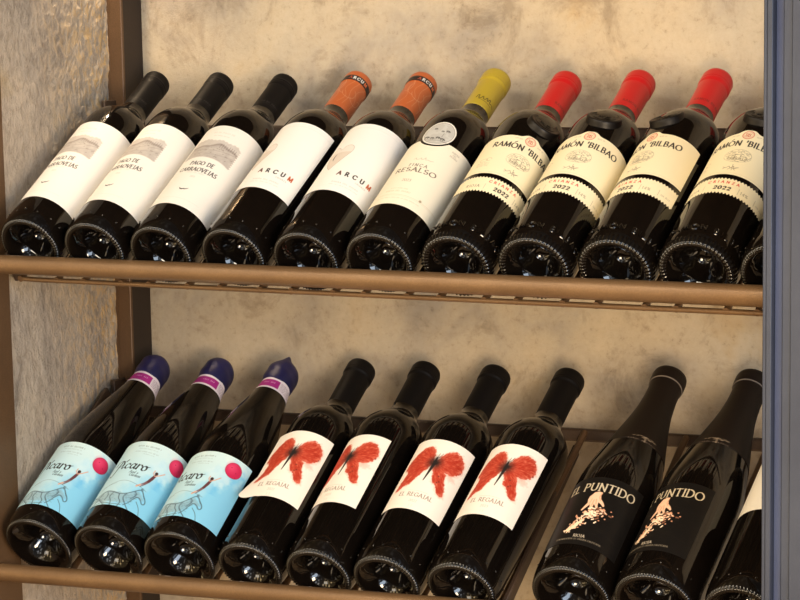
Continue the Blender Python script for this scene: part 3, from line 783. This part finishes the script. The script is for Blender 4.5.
def cap_black():
    c = cap_canvas((15, 13, 13))
    c.strokes(text_lines('DO DE PAGO', 3, 243.5, 2.2, .12, .07, True, .3), (150, 142, 132), .6)
    c.line([(-49, 241.8), (49, 241.8)], .3, (60, 56, 54), .8); c.line([(-49, 284.5), (49, 284.5)], .45, (70, 66, 64), .8)
    for k in (0, 1): c.strokes(text_lines('||', 12, 234+k, 4, .1, .1, False), (60, 56, 52), .4)
    return capsule_mesh('black_capsule', cap_prof(.2270, .0148, .0143, .2955), c, M['matte_foil'])
def cap_plain_black():
    c = cap_canvas((13, 11, 11))
    return capsule_mesh('plain_black_capsule', cap_prof(.2320, .0157, .0144, .2990), c, M['matte_foil'])
def cap_orange():
    c = cap_canvas((176, 88, 44)); g = random.Random(2)
    w = (slice(None), slice(None)); c.put(w, vnoise(c.X.shape, 12, 61)*.4, (196, 106, 58))
    for k in range(11):
        x = -40+8*k+g.uniform(-3, 3); y = g.uniform(250, 274); a = g.uniform(0, 360)
        c.line(arc(x, y, g.uniform(4, 8), g.uniform(5, 10), a, a+g.uniform(120, 260), 18), .35, (214, 178, 150), .75)
        c.line(smooth_profile([(x+100, 244), (x+103+g.uniform(-3, 3), 256), (x+98+g.uniform(-3, 3), 268), (x+104, 281)], 5)-np.array([100, 0]), .35, (214, 178, 150), .6)
    c.poly([(-50, 281.5), (50, 281.5), (50, 289), (-50, 289)], (28, 24, 24), 1, .3)
    for o in (-32, 8, 46):
        for ch, x, col in (('A', -9, (170, 80, 60)), ('R', -4.5, (230, 226, 220)), ('C', 0, (230, 226, 220)), ('U', 4.5, (230, 226, 220)), ('M', 9.6, (214, 110, 64))):
            c.strokes(text_lines(ch, o+x, 283.4, 3.7, .28, .16, False, 0), col)
    return capsule_mesh('orange_capsule', cap_prof(.2380, .0153, .0143, .2985), c, M['foil'])
def cap_olive():
    c = cap_canvas((172, 150, 44))
    sig = [(-4, 250), (-2, 254.5), (-1, 250), (1.5, 251), (3, 253.6), (4, 250.5), (6, 251), (8, 254), (9, 250.6), (11.5, 254.6), (12.5, 250.4), (15, 251.2), (19, 249.6)]
    q = smooth_profile([(a+100, b) for a, b in sig], 5)-np.array([100, 0])
    c.line(q, .8, (40, 34, 18)); c.line([(-1, 248.6), (16, 247.6)], .5, (50, 42, 22))
    return capsule_mesh('olive_capsule', cap_prof(.2395, .0153, .0143, .3010), c, M['foil'])
def cap_red():
    c = cap_canvas((186, 22, 26))
    for o in (-34, 14): c.strokes(text_lines('RAMON BILBAO', o, 243.8, 2.9, .16, .09, False, .25), (84, 14, 16), .9)
    return capsule_mesh('red_capsule', cap_prof(.2365, .0152, .0143, .2965), c, M['foil'])
def cap_long():
    c = Canvas(-49.5, 49.5, 170, 306, .4, (27, 20, 16))
    c.line([(-49.5, 179.4), (49.5, 179.4)], .5, (120, 106, 92), .8)
    x0 = 8
    for k in range(40):
        g = random.Random(k); a = g.uniform(.1, 3.0); q = g.uniform(1, 5.6)
        c.line([(x0+q*math.cos(a)*1.25, 185.4+q*math.sin(a)*.62), (x0+q*math.cos(a)*1.25+.8, 185.4+q*math.sin(a)*.62+.5)], .4, (168, 150, 128), .8)
    c.line([(x0, 181), (x0, 186)], .8, (168, 150, 128), .8); micro(c, x0, 181, 16, 1.6, (150, 134, 116), .8, 77)
    c.line([(-49.5, 283.6), (49.5, 283.6)], .5, (150, 140, 130), .8)
    P = smooth_profile([(r+.0004, s) for r, s in WIDE], 3); P = P[(P[:, 1] > .1785) & (P[:, 1] < .272)]
    pr = [(P[0, 0]-.0006, P[0, 1]-.0003)]+[tuple(p) for p in P]+[(.0154, .2815), (.0156, .2830), (.0168, .2840), (.0171, .2880), (.0171, .2955), (.0165, .2985), (.0150, .2998), (.0003, .3000)]
    return capsule_mesh('long_black_capsule', pr, c, M['matte_foil'])
def wax(nub):
    def make():
        pr = smooth_profile([(.0148, .2550), (.0164, .2582), (.0176, .2655), (.0177, .2735), (.0167, .2812), (.0140, .2870), (.0098, .2902), (.0050, .2916), (.0003, .2919)], 7)
        def fn(R, S, T):
            f = 1+.016*np.sin(T*3+S*400)+.014*np.sin(T*5+1)
            R2 = R*f; S2 = S.copy()
            if nub:
                d = np.exp(-((R*np.sin(T)+.002)**2+(-R*np.cos(T)+.0085)**2)/.0040**2)*(S > .27)
                S2 = S+d*.0068; R2 = R2*(1+.10*d)
            return R2, S2
        P, q, _, _ = lathe(pr, 64, fn)
        return fast_mesh('wax_cap', P, q, [M['wax']])
    return make
def neck_band():
    c = Canvas(-50, 50, 236, 260, .3, (226, 218, 226))
    c.poly([(-24, 242.4), (11.5, 242.4), (11.5, 254.4), (-24, 254.4)], (160, 40, 128), 1, .3)
    micro(c, 2, 248.6, 14, 2.2, (226, 200, 220), .9, 59)
    for k in range(5): micro(c, 20, 243+2.4*k, 14, 1.5, (110, 80, 110), .9, 60+k)
    P = smooth_profile([(r+.0003, s) for r, s in BURG], 5); P = P[(P[:, 1] > .2355) & (P[:, 1] < .2622)]
    ss = np.linspace(.2396, .2580, 60)
    P2, q, T, S = lathe(np.stack([np.interp(ss, P[:, 1], P[:, 0]), ss], 1), 260)
    ph = (T+np.pi) % (2*np.pi)-np.pi
    return fast_mesh('neck_label', P2, q, [M['paper']], cols=c.sample(ph*15.9, S*1000).reshape(-1, 3))
def shoulder_seal():
    """thick glass medallion with a rim and a raised monogram, leaning on the shoulder"""
    V = []; Q = []
    prof = [(.0002, .0016), (.0112, .0016), (.0120, .0019), (.0128, .0027), (.0140, .0029), (.0150, .0022), (.0154, .0008), (.0156, -.0030), (.0162, -.0085)]
    n = 56
    for r, z in prof:
        for k in range(n):
            a = 2*math.pi*k/n; V.append((r*math.cos(a), r*math.sin(a)*.92, z))
    for i in range(len(prof)-1):
        for k in range(n): Q.append((i*n+k, i*n+(k+1) % n, (i+1)*n+(k+1) % n, (i+1)*n+k))
    lines = text_lines('RB', 0, -4.4, 9, .1, .1, False, -.05)+[(arc(0, 0, 9.6, 8.6, 0, 360, 40), .1)]
    for p, _ in lines:
        p = np.asarray(p, float)/1000; d = np.gradient(p, axis=0); d /= np.linalg.norm(d, axis=1)[:, None]+1e-12; nn = np.stack([-d[:, 1], d[:, 0]], 1); i0 = len(V)
        for k in range(len(p)):
            for o, h in ((-.0008, .0014), (0, .0027), (.0008, .0014)): V.append((p[k, 0]+nn[k, 0]*o, p[k, 1]+nn[k, 1]*o, h))
        for k in range(len(p)-1):
            for m in (0, 1): a = i0+k*3+m; Q.append((a, a+1, a+4, a+3))
    V = np.array(V)*np.array([1.06, 1.06, .62])
    # tilt the disc: its face looks outward and up the neck
    ang = math.radians(69)                      # angle of the face normal from the bottle axis
    N = np.array([0, -math.sin(ang), math.cos(ang)]); U = np.array([0, math.cos(ang), math.sin(ang)]); X = np.array([1., 0, 0])
    C = np.array([0, -.0344, .1858])
    W = C+V[:, :1]*X+V[:, 1:2]*U+V[:, 2:]*N
    return fast_mesh('glass_seal', W, Q, [M['seal_glass']])
def medallion(): return paper('medal', art_medallion, M['paper'], RB, -18, 18, lambda x: 165.2-np.sqrt(np.clip(18.2**2-x*x, .01, None)), lambda x: 165.2+np.sqrt(np.clip(18.2**2-x*x, .01, None)), .3, dy=-7.5)()

# ------------------------------------------------------------------ where things stand (metres)
T1, T2, Z2, S1, S2, G1, G2 = (0.568477, 0.611151, -0.299626, -0.025808, -0.004848, -0.000693, -0.011296)
def bframe(row, X, yaw, dn=0.0):
    t, s, g, z = (T1, S1, G1, 0.0) if row == 'upper' else (T2, S2, G2, Z2)
    B = Vector((X, g*X, Z0+z+s*X)); y = math.radians(yaw)
    a = Vector((math.sin(y)*math.cos(t), math.cos(y)*math.cos(t), math.sin(t)))
    xr = Vector((math.cos(y), -math.sin(y), 0)); n = xr.cross(a); B = B+n*dn
    m = Matrix.Identity(4)
    for k in range(3): m[k][0] = xr[k]; m[k][1] = -n[k]; m[k][2] = a[k]; m[k][3] = B[k]
    return m
R = math.radians
STAND = {'upper': [], 'lower': []}           # (x, yaw, lift, radius) of every bottle, for the rods under it
def put(row, X, yaw, dn, kind, label, group, rad=None):
    STAND[row].append((X, yaw, dn, rad or RB))
    return bottle(bframe(row, X, yaw, dn), kind, label, group)
# three estate bottles
for X, yaw, dn, rot, lab in ((-.3951, .1, .0030, -2, 'dark wine bottle with vineyard engraving on its label, first from the rough stone panel'),
                         (-.3176, .5, .0009, -3, 'dark wine bottle with vineyard engraving on its label, second from the rough stone panel'),
                         (-.2402, .4, -.0010, 12, 'dark wine bottle with vineyard engraving label, third from the stone panel, beside orange caps')):
    b = put('upper', X, yaw, dn, 'plain', lab, 'estate engraving bottles on the upper rack')
    part(b, 'label', 'estate', paper('estate', art_estate, M['paper'], RB, -62, 62, 47.5, 178, dy=-10), R(rot))
    part(b, 'capsule', 'cap_black', cap_black, R(rot+18))
for X, yaw, dn, rot, lab in ((-.1580, 1.0, -.0010, -3, 'orange capped wine bottle with white label, beside the vineyard engraving bottles'),
                         (-.0788, -.3, -.0024, 10, 'orange capped wine bottle with white label, beside the olive capped bottle')):
    b = put('upper', X, yaw, dn, 'plain', lab, 'orange capped bottles on the upper rack')
    part(b, 'label', 'drop', paper('drop', art_drop, M['paper'], RB, -52, 50.5, 75, 183, dy=-8.5), R(rot))
    part(b, 'capsule', 'cap_orange', cap_orange, R(rot+12))
b = put('upper', -.0007, .2, -.0006, 'plain', 'olive yellow capped wine bottle with cream label and round sheep medallion', None)
def fin_top(x): return np.minimum(153.5, np.where(np.abs(x) < 20.5, 165.2-np.sqrt(np.clip(20.6**2-x*x, 0.01, None)), 153.5))
part(b, 'label', 'estate_round', paper('estate_round', art_estate_round, M['paper'], RB, -60, 60, 52.5, fin_top, dy=-7.5), R(9))
part(b, 'medallion', 'medallion', medallion, R(9.5), 'round grey and white sticker with grazing sheep')
part(b, 'capsule', 'cap_olive', cap_olive, R(20))
ctop = lambda x: 164.4+4.4*np.exp(-(x/9.0)**4)-5.2*(x/58.0)**2
for X, yaw, dn, rot, lab in ((.0775, -.1, -.0009, 38, 'red capped wine bottle beside the olive capped one, first of the red capped bottles'),
                         (.1546, -.4, -.0001, 10, 'red capped wine bottle, second along from the olive capped one, seal facing forward'),
                         (.2318, -.5, .0008, -17, 'red capped wine bottle, third along from the olive capped one, seal turned edge-on'),
                         (.3063, .0, .0022, 7.5, 'wine bottle with cream house label whose neck is hidden by the blue grey upright')):
    b = put('upper', X, yaw, dn, 'embossed', lab, 'red capped bottles on the upper rack')
    part(b, 'label', 'crianza', paper('crianza', art_crianza, M['paper'], RB, -56.5, 56.5, 102.8, ctop, dy=-7.5), R(rot))
    part(b, 'vintage_strip', 'crianza_strip', paper('crianza', art_crianza, M['paper'], RB, -56.5, 56.5, lambda x: 74.8+2.4*saw(x, 3.5), lambda x: 95.6+2.2*saw(x, 3.5), .26, dy=-7.5), R(rot), 'narrow cream strip with perforated edges')
    part(b, 'shoulder_seal', 'shoulder_seal', shoulder_seal, R(rot+5))
    part(b, 'capsule', 'cap_red', cap_red, R(rot+10))
b = put('upper', .3792, .2, .0010, 'plain', 'wine bottle at the upper rack end, only its dark base showing beside the upright', None)
def art_plain():
    c = Canvas(-50, 50, 92, 176, .4, (230, 222, 206))
    micro(c, 5, 112, 44, 1.8, (150, 140, 128), .7, 90); micro(c, 5, 106, 30, 1.4, (150, 140, 128), .6, 91)
    c.strokes([([(18, 150), (21, 146), (19, 141)], .4), ([(22, 151), (24, 146)], .3)], (70, 64, 60))
    return c
part(b, 'label', 'plain_label', paper('plain', art_plain, M['paper'], RB, -46, 46, 97, 170), R(20))
part(b, 'capsule', 'cap_plain', cap_plain_black, 0)
# lower rack
for k, (X, yaw, dn, rot, up, lab) in enumerate(((-.4025, .8, .0036, 4, -22.5, 'blue labelled wine bottle with navy wax top, beside the rough stone panel'),
                         (-.3152, -.6, .0030, 11, -14.5, 'blue labelled wine bottle with navy wax top, between the other two blue labelled ones'),
                         (-.2296, -2.0, .0030, -8, -22.5, 'blue labelled wine bottle with pointed navy wax tip, beside the butterfly labels'))):
    b = put('lower', X, yaw, dn, 'burgundy', lab, 'blue labelled bottles on the lower rack', RP)
    part(b, 'label', 'blue_%d' % int(up), paper('blue', art_blue, M['paper'], RP, -58, 60, 46, 140, rang=.0447, dy=up), R(rot))
    part(b, 'neck_label', 'neck_band', neck_band, R(rot+12), 'magenta and white paper band around the neck')
    part(b, 'wax_cap', 'wax_%d' % (k == 2), wax(k == 2), R(rot+40))
def peel(X, Y):
    # the lower corner has come unstuck and stands off the glass
    t = np.clip((-X-12)/24, 0, 1)**1.6*np.clip((112-Y)/40, 0, 1)
    t2 = np.clip((-X-20)/18, 0, 1)**2*.25
    curl = (t+t2)*.0085
    return (-curl*1.0, -curl*.75, -t*.002+0*X)
for X, yaw, dn, rot, key, lab in ((-.1486, -.75, -.0006, 5, 'peeled', 'butterfly labelled wine bottle whose label corner is peeling, beside the blue labels'),
                         (-.0716, -1.1, -.0006, -15, 'b2', 'butterfly labelled wine bottle turned away, beside the peeling label'),
                         (.0021, .1, -.0016, 14, 'b1', 'butterfly labelled wine bottle, second from the slanting brown divider bar'),
                         (.0807, .5, -.0022, 8, 'b2', 'butterfly labelled wine bottle right beside the slanting brown divider bar')):
    b = put('lower', X, yaw, dn, 'plain', lab, 'butterfly labelled bottles on the lower rack')
    sd = 1 if key != 'b2' else 2
    edge = (lambda x: 74.0-3.5*np.clip((-x-18)/20, 0, 1)**2) if key != 'peeled' else (lambda x: 75.5+1.2*np.sin(x*.3)*np.clip((-x-10)/20, 0, 1)+7*np.clip((-x-30)/7.5, 0, 1)**2.5)
    part(b, 'label', 'bf_'+key, paper('bf%d' % sd, lambda sd=sd: art_butterfly(sd), M['paper'], RB, -37.5, 37.5, edge, 170.5, lift=peel if key == 'peeled' else None, dy=-7.5), R(rot), 'white butterfly label with a peeling lower corner' if key == 'peeled' else None)
    part(b, 'capsule', 'cap_plain', cap_plain_black, R(rot))
for X, yaw, dn, rot, lab in ((.1930, -1.0, .0033, 4.5, 'black labelled wine bottle with a hand dropping seeds, beside the slanting divider bar'),
                         (.2731, .0, .0033, -19, 'black labelled wine bottle with a hand dropping seeds, nearest the blue grey upright')):
    b = put('lower', X, yaw, dn, 'burgundy_wide', lab, 'black labelled bottles on the lower rack', RW)
    part(b, 'label', 'hand', paper('hand', art_hand, M['black_paper'], RW, -46, 45, 39.5, 127, rang=.0425, dy=-9.5), R(rot))
    part(b, 'capsule', 'cap_long', cap_long, R(rot))
b = put('lower', .3530, .2, .0, 'plain', 'wine bottle with plain cream label, half hidden behind the blue grey upright', None)
part(b, 'label', 'plain_label', paper('plain', art_plain, M['paper'], RB, -46, 46, 97, 170), R(8))
part(b, 'capsule', 'cap_plain', cap_plain_black, 0)

# ------------------------------------------------------------------ racks
def rack(row, bar0, bar1, label, divider):
    t, s, g, z = (T1, S1, G1, 0.0) if row == 'upper' else (T2, S2, G2, Z2)
    root = empty('wine_rack', Matrix.Translation((0, 0, Z0+z))); tag(root, label, 'rack')
    def P(X, along, off):      # a point on the sloping plane: distance along the bottle axis, offset away from it
        return Vector((X, g*X+along*math.cos(t)-off*math.sin(t), s*X+along*math.sin(t)+off*math.cos(t)))
    b0, b1 = Vector(bar0)-Vector((0, 0, z)), Vector(bar1)-Vector((0, 0, z))
    m = MB(); m.tube([b0+(b1-b0)*k/12 for k in range(13)], .0095, 28); m.build('front_bar', M['bronze'], root)
    m = MB(); m.tube([P(-.414, -.0052, -.0325), P(-.4, -.0052, -.0332), P(.50, -.0052, -.0332)], .0026, 10); m.build('front_rail', M['bronze'], root)
    m = MB(); al = .2675 if row == 'upper' else .2585
    c0, c1 = P(-.440, al, -.0405), P(.55, al, -.0405); mid = (c0+c1)/2; ln = (c1-c0).length
    rot = (c1-c0).to_track_quat('X', 'Z').to_matrix()
    m.box(mid, (ln, .009, .0125), rot, .002); m.build('back_bar', M['brown_dark'], root)
    for X, yaw, dn, rad in STAND[row]:
        k = math.tan(math.radians(yaw))
        for o in (-.0225, .0225):
            m = MB(); r = .0034; lo = dn-math.sqrt((rad+r+.0008)**2-.0225**2)
            m.tube([P(X+o, -.0062, -.0322), P(X+o, -.0015, min(-.0335, (lo-.0330)/2)), P(X+o+.012*k, .012, lo), P(X+o+(al-.022)*k, al-.022, lo), P(X+o+al*k, al-.002, -.0348)], r, 10)
            m.build('support_rod', M['brown'], root)
    # flat side rail by the stone panel
    m = MB()
    lo = -.040 if row == 'upper' else -.018
    a, b = P(-.4482, .020, lo), P(-.4482, .2480, lo); d = b-a
    rt = Matrix((Vector((1, 0, 0)), d.normalized(), Vector((1, 0, 0)).cross(d.normalized()))).transposed()
    m.box((a+b)/2, (.005, d.length, .034 if row == 'upper' else .040), rt, .001)
    m.box(Vector((-.4482, .2310, (.1300 if row == 'upper' else -.1660-z))), (.005, .0225, .048 if row == 'upper' else .038), None, .001); m.build('side_rail', M['brown_dark'], root)
    if divider:
        a, b = Vector((.1195, .010, -.3195-z)), Vector((.0985, .2240, -.1985-z)); d = b-a
        e = d.normalized(); xx = e.cross(Vector((0, 0, 1))).normalized(); zz = xx.cross(e)
        rt = Matrix((xx, e, zz)).transposed()
        m = MB(); m.box((a+b)/2, (.0050, d.length, .013), rt, .001); m.build('divider_rail', M['brown_dark'], root)
    return root
rack('upper', (-.462, -.0055, -.0029), (.50, -.0055, -.0273), 'upper bronze steel bottle rack crossing the alcove', False)
rack('lower', (-.4440, -.0050, -.3224), (.50, -.0105, -.3112), 'lower bronze steel bottle rack with a slanting divider bar', True)

# ------------------------------------------------------------------ the alcove
YW = .2835
def plane_grid(name, mat, P0, U, V, nu, nv, disp=None, kind='structure'):
    u = np.linspace(0, 1, nu+1); v = np.linspace(0, 1, nv+1); uu, vv = np.meshgrid(u, v)
    P = np.array(P0)+uu[..., None]*np.array(U)+vv[..., None]*np.array(V)
    if disp is not None: P = P+disp(P)
    i = np.arange((nu+1)*(nv+1)).reshape(nv+1, nu+1)
    q = np.stack([i[:-1, :-1], i[:-1, 1:], i[1:, 1:], i[1:, :-1]], -1).reshape(-1, 4)
    o = link(name, fast_mesh(name, P.reshape(-1, 3), q, [mat])); o['kind'] = kind; return o
plane_grid('wall_back', M['plaster'], (-.75, YW, 0), (2.6, 0, 0), (0, 0, 1.45), 60, 60)
def rough(P):
    sh = P.shape[:2]; d = np.zeros(P.shape)
    n = (vnoise(sh, 34, 71, 6)-.5)*.0060+(vnoise(sh, 4, 72, 3)-.5)*.0024
    rear = np.clip((P[..., 1]-.06)/.17, 0, 1)
    d[..., 0] = np.minimum(n*(.45+.75*rear)-.0035, .0008); return d
plane_grid('wall_left', M['stone'], (-.4525, .0400, .0), (0, .204, 0), (0, 0, 2.0), 150, 1300, rough)
def struct(mb, name, mat, smooth=True):
    o = mb.build(name, mat, None, smooth); o['kind'] = 'structure'; return o
m = MB(); m.box((-.4970, .0100, 1.0), (.09, .064, 2.0), None, .002); struct(m, 'trim_1', M['brown'])
m = MB(); m.box((-.4445, .2448, 1.0), (.017, .0046, 2.0), None, .0008); m.box((-.475, .2635, 1.0), (.044, .041, 2.0)); t2 = struct(m, 'trim_2', M['brown'])
m = MB(); m.box((-.4447, .2655, 1.0), (.0162, .0368, 2.0)); m.build('dark_profile', M['brown_black'], t2)  # darker piece along the right side of the back post
m = MB(); m.box((.55, .146, 1.465), (2.6, .275, .03), None, .002); struct(m, 'unseen_slab', M['brown_dark'])  # unseen dark slab added overhead so the glass reflects less bright wall
m = MB(); m.box((.90, -1.1, -.02), (6.0, 2.9, .04)); struct(m, 'floor', M['floor'], False)
# blue grey upright in front of the rack end: stepped aluminium profile, leaning very slightly
tilt = Matrix.Rotation(math.radians(-.85), 3, 'Y')
def upright(mb, x0, x1, y, dy=.03):
    c = Vector(((x0+x1)/2, y+dy/2, 0)); q = tilt @ (Vector((c.x-.4005, c.y, 0))); 
    mb.box((.4005+q.x, q.y, .98), (x1-x0, dy, 1.9), tilt, .0008)
up = MB()
upright(up, .4005, .4038, -.0985); upright(up, .4038, .4088, -.1000); upright(up, .4160, .4240, -.0965); upright(up, .4240, .4750, -.1000)
o = struct(up, 'trim_3', M['blue_grey'])
g = MB(); upright(g, .4086, .4162, -.0930); gs = g.build('gasket', M['blue_dark'], o)

# ------------------------------------------------------------------ light
def area(name, loc, target, size, power, col, sy=None, spread=None):
    l = bpy.data.lights.new(name, 'AREA'); l.energy = power; l.color = col; l.shape = 'RECTANGLE'; l.size = size; l.size_y = sy or size
    if spread: l.spread = spread
    o = bpy.data.objects.new(name, l); COL.objects.link(o); o.location = loc
    o.rotation_euler = (Vector(target)-Vector(loc)).to_track_quat('-Z', 'Y').to_euler(); return o
def spot(name, loc, target, power, col, angle, blend=.6, rad=.02):
    l = bpy.data.lights.new(name, 'SPOT'); l.energy = power; l.color = col; l.spot_size = R(angle); l.spot_blend = blend; l.shadow_soft_size = rad
    o = bpy.data.objects.new(name, l); COL.objects.link(o); o.location = loc
    o.rotation_euler = (Vector(target)-Vector(loc)).to_track_quat('-Z', 'Y').to_euler(); return o
WARM = (1.0, .75, .48); COOL = (.70, .83, 1.0); NEUT = (1.0, .90, .77)
area('warm_ceiling_strip', (-.25, -1.05, 1.98), (.0, .12, .85), 1.7, 16, (1.0, .87, .68), .10)
area('warm_room_lamp', (-1.05, -2.25, 1.72), (0, .2, .85), .9, 10, NEUT, .5)
area('warm_wall_fill', (.86, -1.20, .80), (.1, .28, .76), .35, 22, WARM)  # unseen fill light added to warm and brighten the lower back wall
spot('alcove_downlight', (-.4440, .2020, 1.43), (-.440, .222, .6), 4, WARM, 75, .6, .006)
area('daylight_window', (2.6, -2.4, 1.5), (0, .1, .85), 1.0, 54, COOL, 1.5)
# the shop around: dim behind and above, lamps and bright patches in front
w = bpy.data.worlds.new('shop_around'); SC.world = w; w.use_nodes = True
nt = w.node_tree; bg = nt.nodes['Background']
tc = nt.nodes.new('ShaderNodeTexCoord'); sx = nt.nodes.new('ShaderNodeSeparateXYZ'); nt.links.new(tc.outputs['Generated'], sx.inputs[0])
def mr(src, a0, a1, b0, b1):
    n = nt.nodes.new('ShaderNodeMapRange'); n.inputs[1].default_value = a0; n.inputs[2].default_value = a1; n.inputs[3].default_value = b0; n.inputs[4].default_value = b1
    nt.links.new(src, n.inputs[0]); return n.outputs[0]
def ma(op, x, y):
    n = nt.nodes.new('ShaderNodeMath'); n.operation = op
    for k, v in enumerate((x, y)):
        if isinstance(v, (int, float)): n.inputs[k].default_value = v
        else: nt.links.new(v, n.inputs[k])
    return n.outputs[0]
front = mr(sx.outputs['Y'], .05, -.6, 0, 1); low = mr(sx.outputs['Z'], .75, .25, .12, 1)
nz = noise_n(nt, tc.outputs['Generated'], 5.5, 2, .5)
blob = mr(nz.outputs['Fac'], .55, .62, 0, 1)
st = ma('ADD', .07, ma('MULTIPLY', ma('MULTIPLY', front, low), ma('ADD', .26, ma('MULTIPLY', blob, 5.0))))
side = mr(sx.outputs['X'], -.35, .55, 0, 1)
cc = mixc(nt, side, (1.0, .70, .34, 1), (.74, .86, 1.0, 1))
st = ma('MULTIPLY', st, mr(sx.outputs['X'], -.35, .55, 1.5, .7))
nt.links.new(cc, bg.inputs[0]); nt.links.new(st, bg.inputs[1])

# ------------------------------------------------------------------ camera
cd = bpy.data.cameras.new('camera'); cam = bpy.data.objects.new('camera', cd); COL.objects.link(cam)
Rr, Cc, F, SX, SY = ([[0.834395, 0.550113, -0.034076], [0.08983, -0.196729, -0.976334], [-0.543798, 0.811587, -0.213567]], [1.120492, -2.11605, 0.166885], 2559.215404, -275.337862, 347.15176)
mm = Matrix.Identity(4)
for k in range(3):
    mm[k][0] = Rr[0][k]; mm[k][1] = -Rr[1][k]; mm[k][2] = -Rr[2][k]; mm[k][3] = Cc[k]
mm[2][3] += Z0
cam.matrix_world = mm
cd.sensor_fit = 'HORIZONTAL'; cd.sensor_width = 36; cd.lens = F/800*36
cd.shift_x = -SX/800; cd.shift_y = SY/800
cd.clip_start = .01; cd.clip_end = 50
SC.camera = cam
SC.view_settings.view_transform = 'Standard'; SC.view_settings.look = 'None'; SC.view_settings.exposure = -.14
